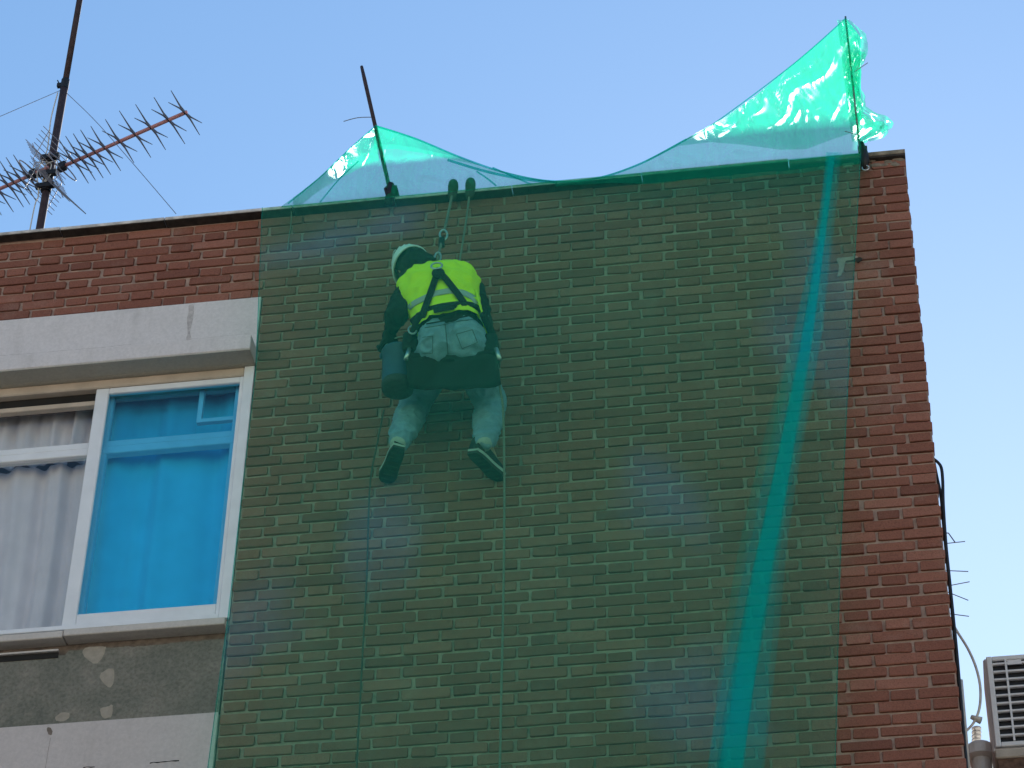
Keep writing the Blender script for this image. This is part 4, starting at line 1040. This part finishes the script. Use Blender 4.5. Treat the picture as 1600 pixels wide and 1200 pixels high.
for s in (-1, 1):
    q = tors(R(72 * s), .10, .05); MB().tube([q + LAT * (.02 * math.cos(a)) + axis * (.03 * math.sin(a)) for a in [2 * math.pi * k / 14 for k in range(15)]], 0.005, 6).build('buckle', STEEL, HA, True)
MB().tube([J(666, 506, -.60), J(700, 500, -.615), J(738, 492, -.60)], .004, 5).build('label_patch', BLACKF, HA)
# work seat slung under the thighs
WS = empty('sling_chair', J(705, 580, -0.40), 'black padded work seat slung under the thighs of the worker', 'seat')
s0, s1, s2, s3 = J(640, 562, -0.50), J(772, 556, -0.50), J(776, 592, -0.24), J(640, 597, -0.24)
P = []
zs = min(s0.z, s1.z, s2.z, s3.z) - 0.0
for j in range(7):
    row = []
    for i in range(17):
        a = lerp(s0, s1, i / 16.0); b_ = lerp(s3, s2, i / 16.0); p = lerp(a, b_, j / 6.0)
        row.append(p + V3(0, 0, 0.035 * (2 * i / 16.0 - 1) ** 2 + 0.008 * noise.noise(p * 9)))
    P.append(row)
so = MB().grid(P).build('seat_pad', BLACKF, WS, True); md = so.modifiers.new('t', 'SOLIDIFY'); md.thickness = 0.030; md.offset = 0
for s, px0, px1, px2 in ((-1, 640, 646, 672), (1, 775, 768, 735)):
    a = J(px0, 575, -0.36); b_ = J(px1, 520, -0.52 if s < 0 else -0.47)
    MB().tube(spline([a, lerp(a, b_, .5) + V3(.012 * s, -.02, 0), b_, J(lerp(px1, px2, .4), 490, -0.60)]), [0.020] * 24 + [.016], 8).build('side_sling', BLACKF, WS, True)
    MB().tube([J(px0, 545, -0.50), J(px0 + 6 * s, 562, -0.5)], 0.012, 8).build('gear_clip', STEEL, WS, True)
MB().tube(spline([J(700, 570, -0.46), J(702, 585, -0.44), J(699, 597, -0.43)]), 0.005, 6).build('pull_cord', ROPEW, WS, True)
P = [[J(634 + 9.0 * i + 1.5 * noise.noise(V3(i * .6, j * .5, 2)), lerp(556 + 3 * math.sin(i * .8), 596 - 0.25 * i + 4 * noise.noise(V3(i * .45, 1, 1)) - 5 * abs(i / 8 - 1) ** 6, j / 6), -0.505 + 0.010 * math.sin(i * .9 + j)) + V3(0, 0.012 * j, 0) for i in range(17)] for j in range(7)]
so = MB().grid(P).build('seat_skirt', BLACKF, WS, True); md = so.modifiers.new('t', 'SOLIDIFY'); md.thickness = 0.006
for px, py, w_, h_ in ((642, 535, .040, .060), (766, 538, .036, .062)):
    q = J(px, py, -0.47); MB().box(q.x - w_, q.x + w_, q.y - 0.03, q.y + 0.03, q.z - h_, q.z + h_, 0.014).build('tool_pouch', BLACKF, WS, True)
# bucket hanging at the left hip
BK = empty('bucket', J(616, 612, -0.34), 'blue plastic bucket with dark base hanging beside the worker', 'bucket')
bt, bb = J(620, 556, -0.36), J(621, 610, -0.36)
zb, zt2 = bb.z, bt.z; cx, cy = bb.x, -0.36
def circ(r_, z): r_ *= 0.88; return [V3(cx + r_ * math.cos(a), cy + r_ * math.sin(a), z) for a in [2 * math.pi * k / 28 for k in range(28)]]
bk = MB(); bk.rings([circ(.088, zb + .012), circ(.092, zb + .05), circ(.100, zt2), circ(.106, zt2 + .004), circ(.106, zt2 + .016), circ(.098, zt2 + .016), circ(.090, zb + .055), circ(.085, zb + .02)], cap=False)
bko = bk.build('pail', BUCK, BK, True)
MB().rings([circ(.080, zb), circ(.092, zb + .004), circ(.094, zb + .026), circ(.0935, zb + .045)]).build('dark_base', BUCKB, BK, True)  # base made darker than the pail
hb = [V3(cx + .095 * math.cos(a), cy + 0.02 * math.sin(a), zt2 + .01 + .135 * math.sin(a)) for a in [math.pi * k / 16 for k in range(17)]]
MB().tube(hb, 0.004, 6).build('handle', STEEL, BK, True)
for s in (-1, 1): MB().ell((cx + .095 * s, cy, zt2 + .008), (V3(.01, 0, 0), V3(0, .016, 0), V3(0, 0, .018)), 10, 6).build('handle_lug', BUCK, BK, True)
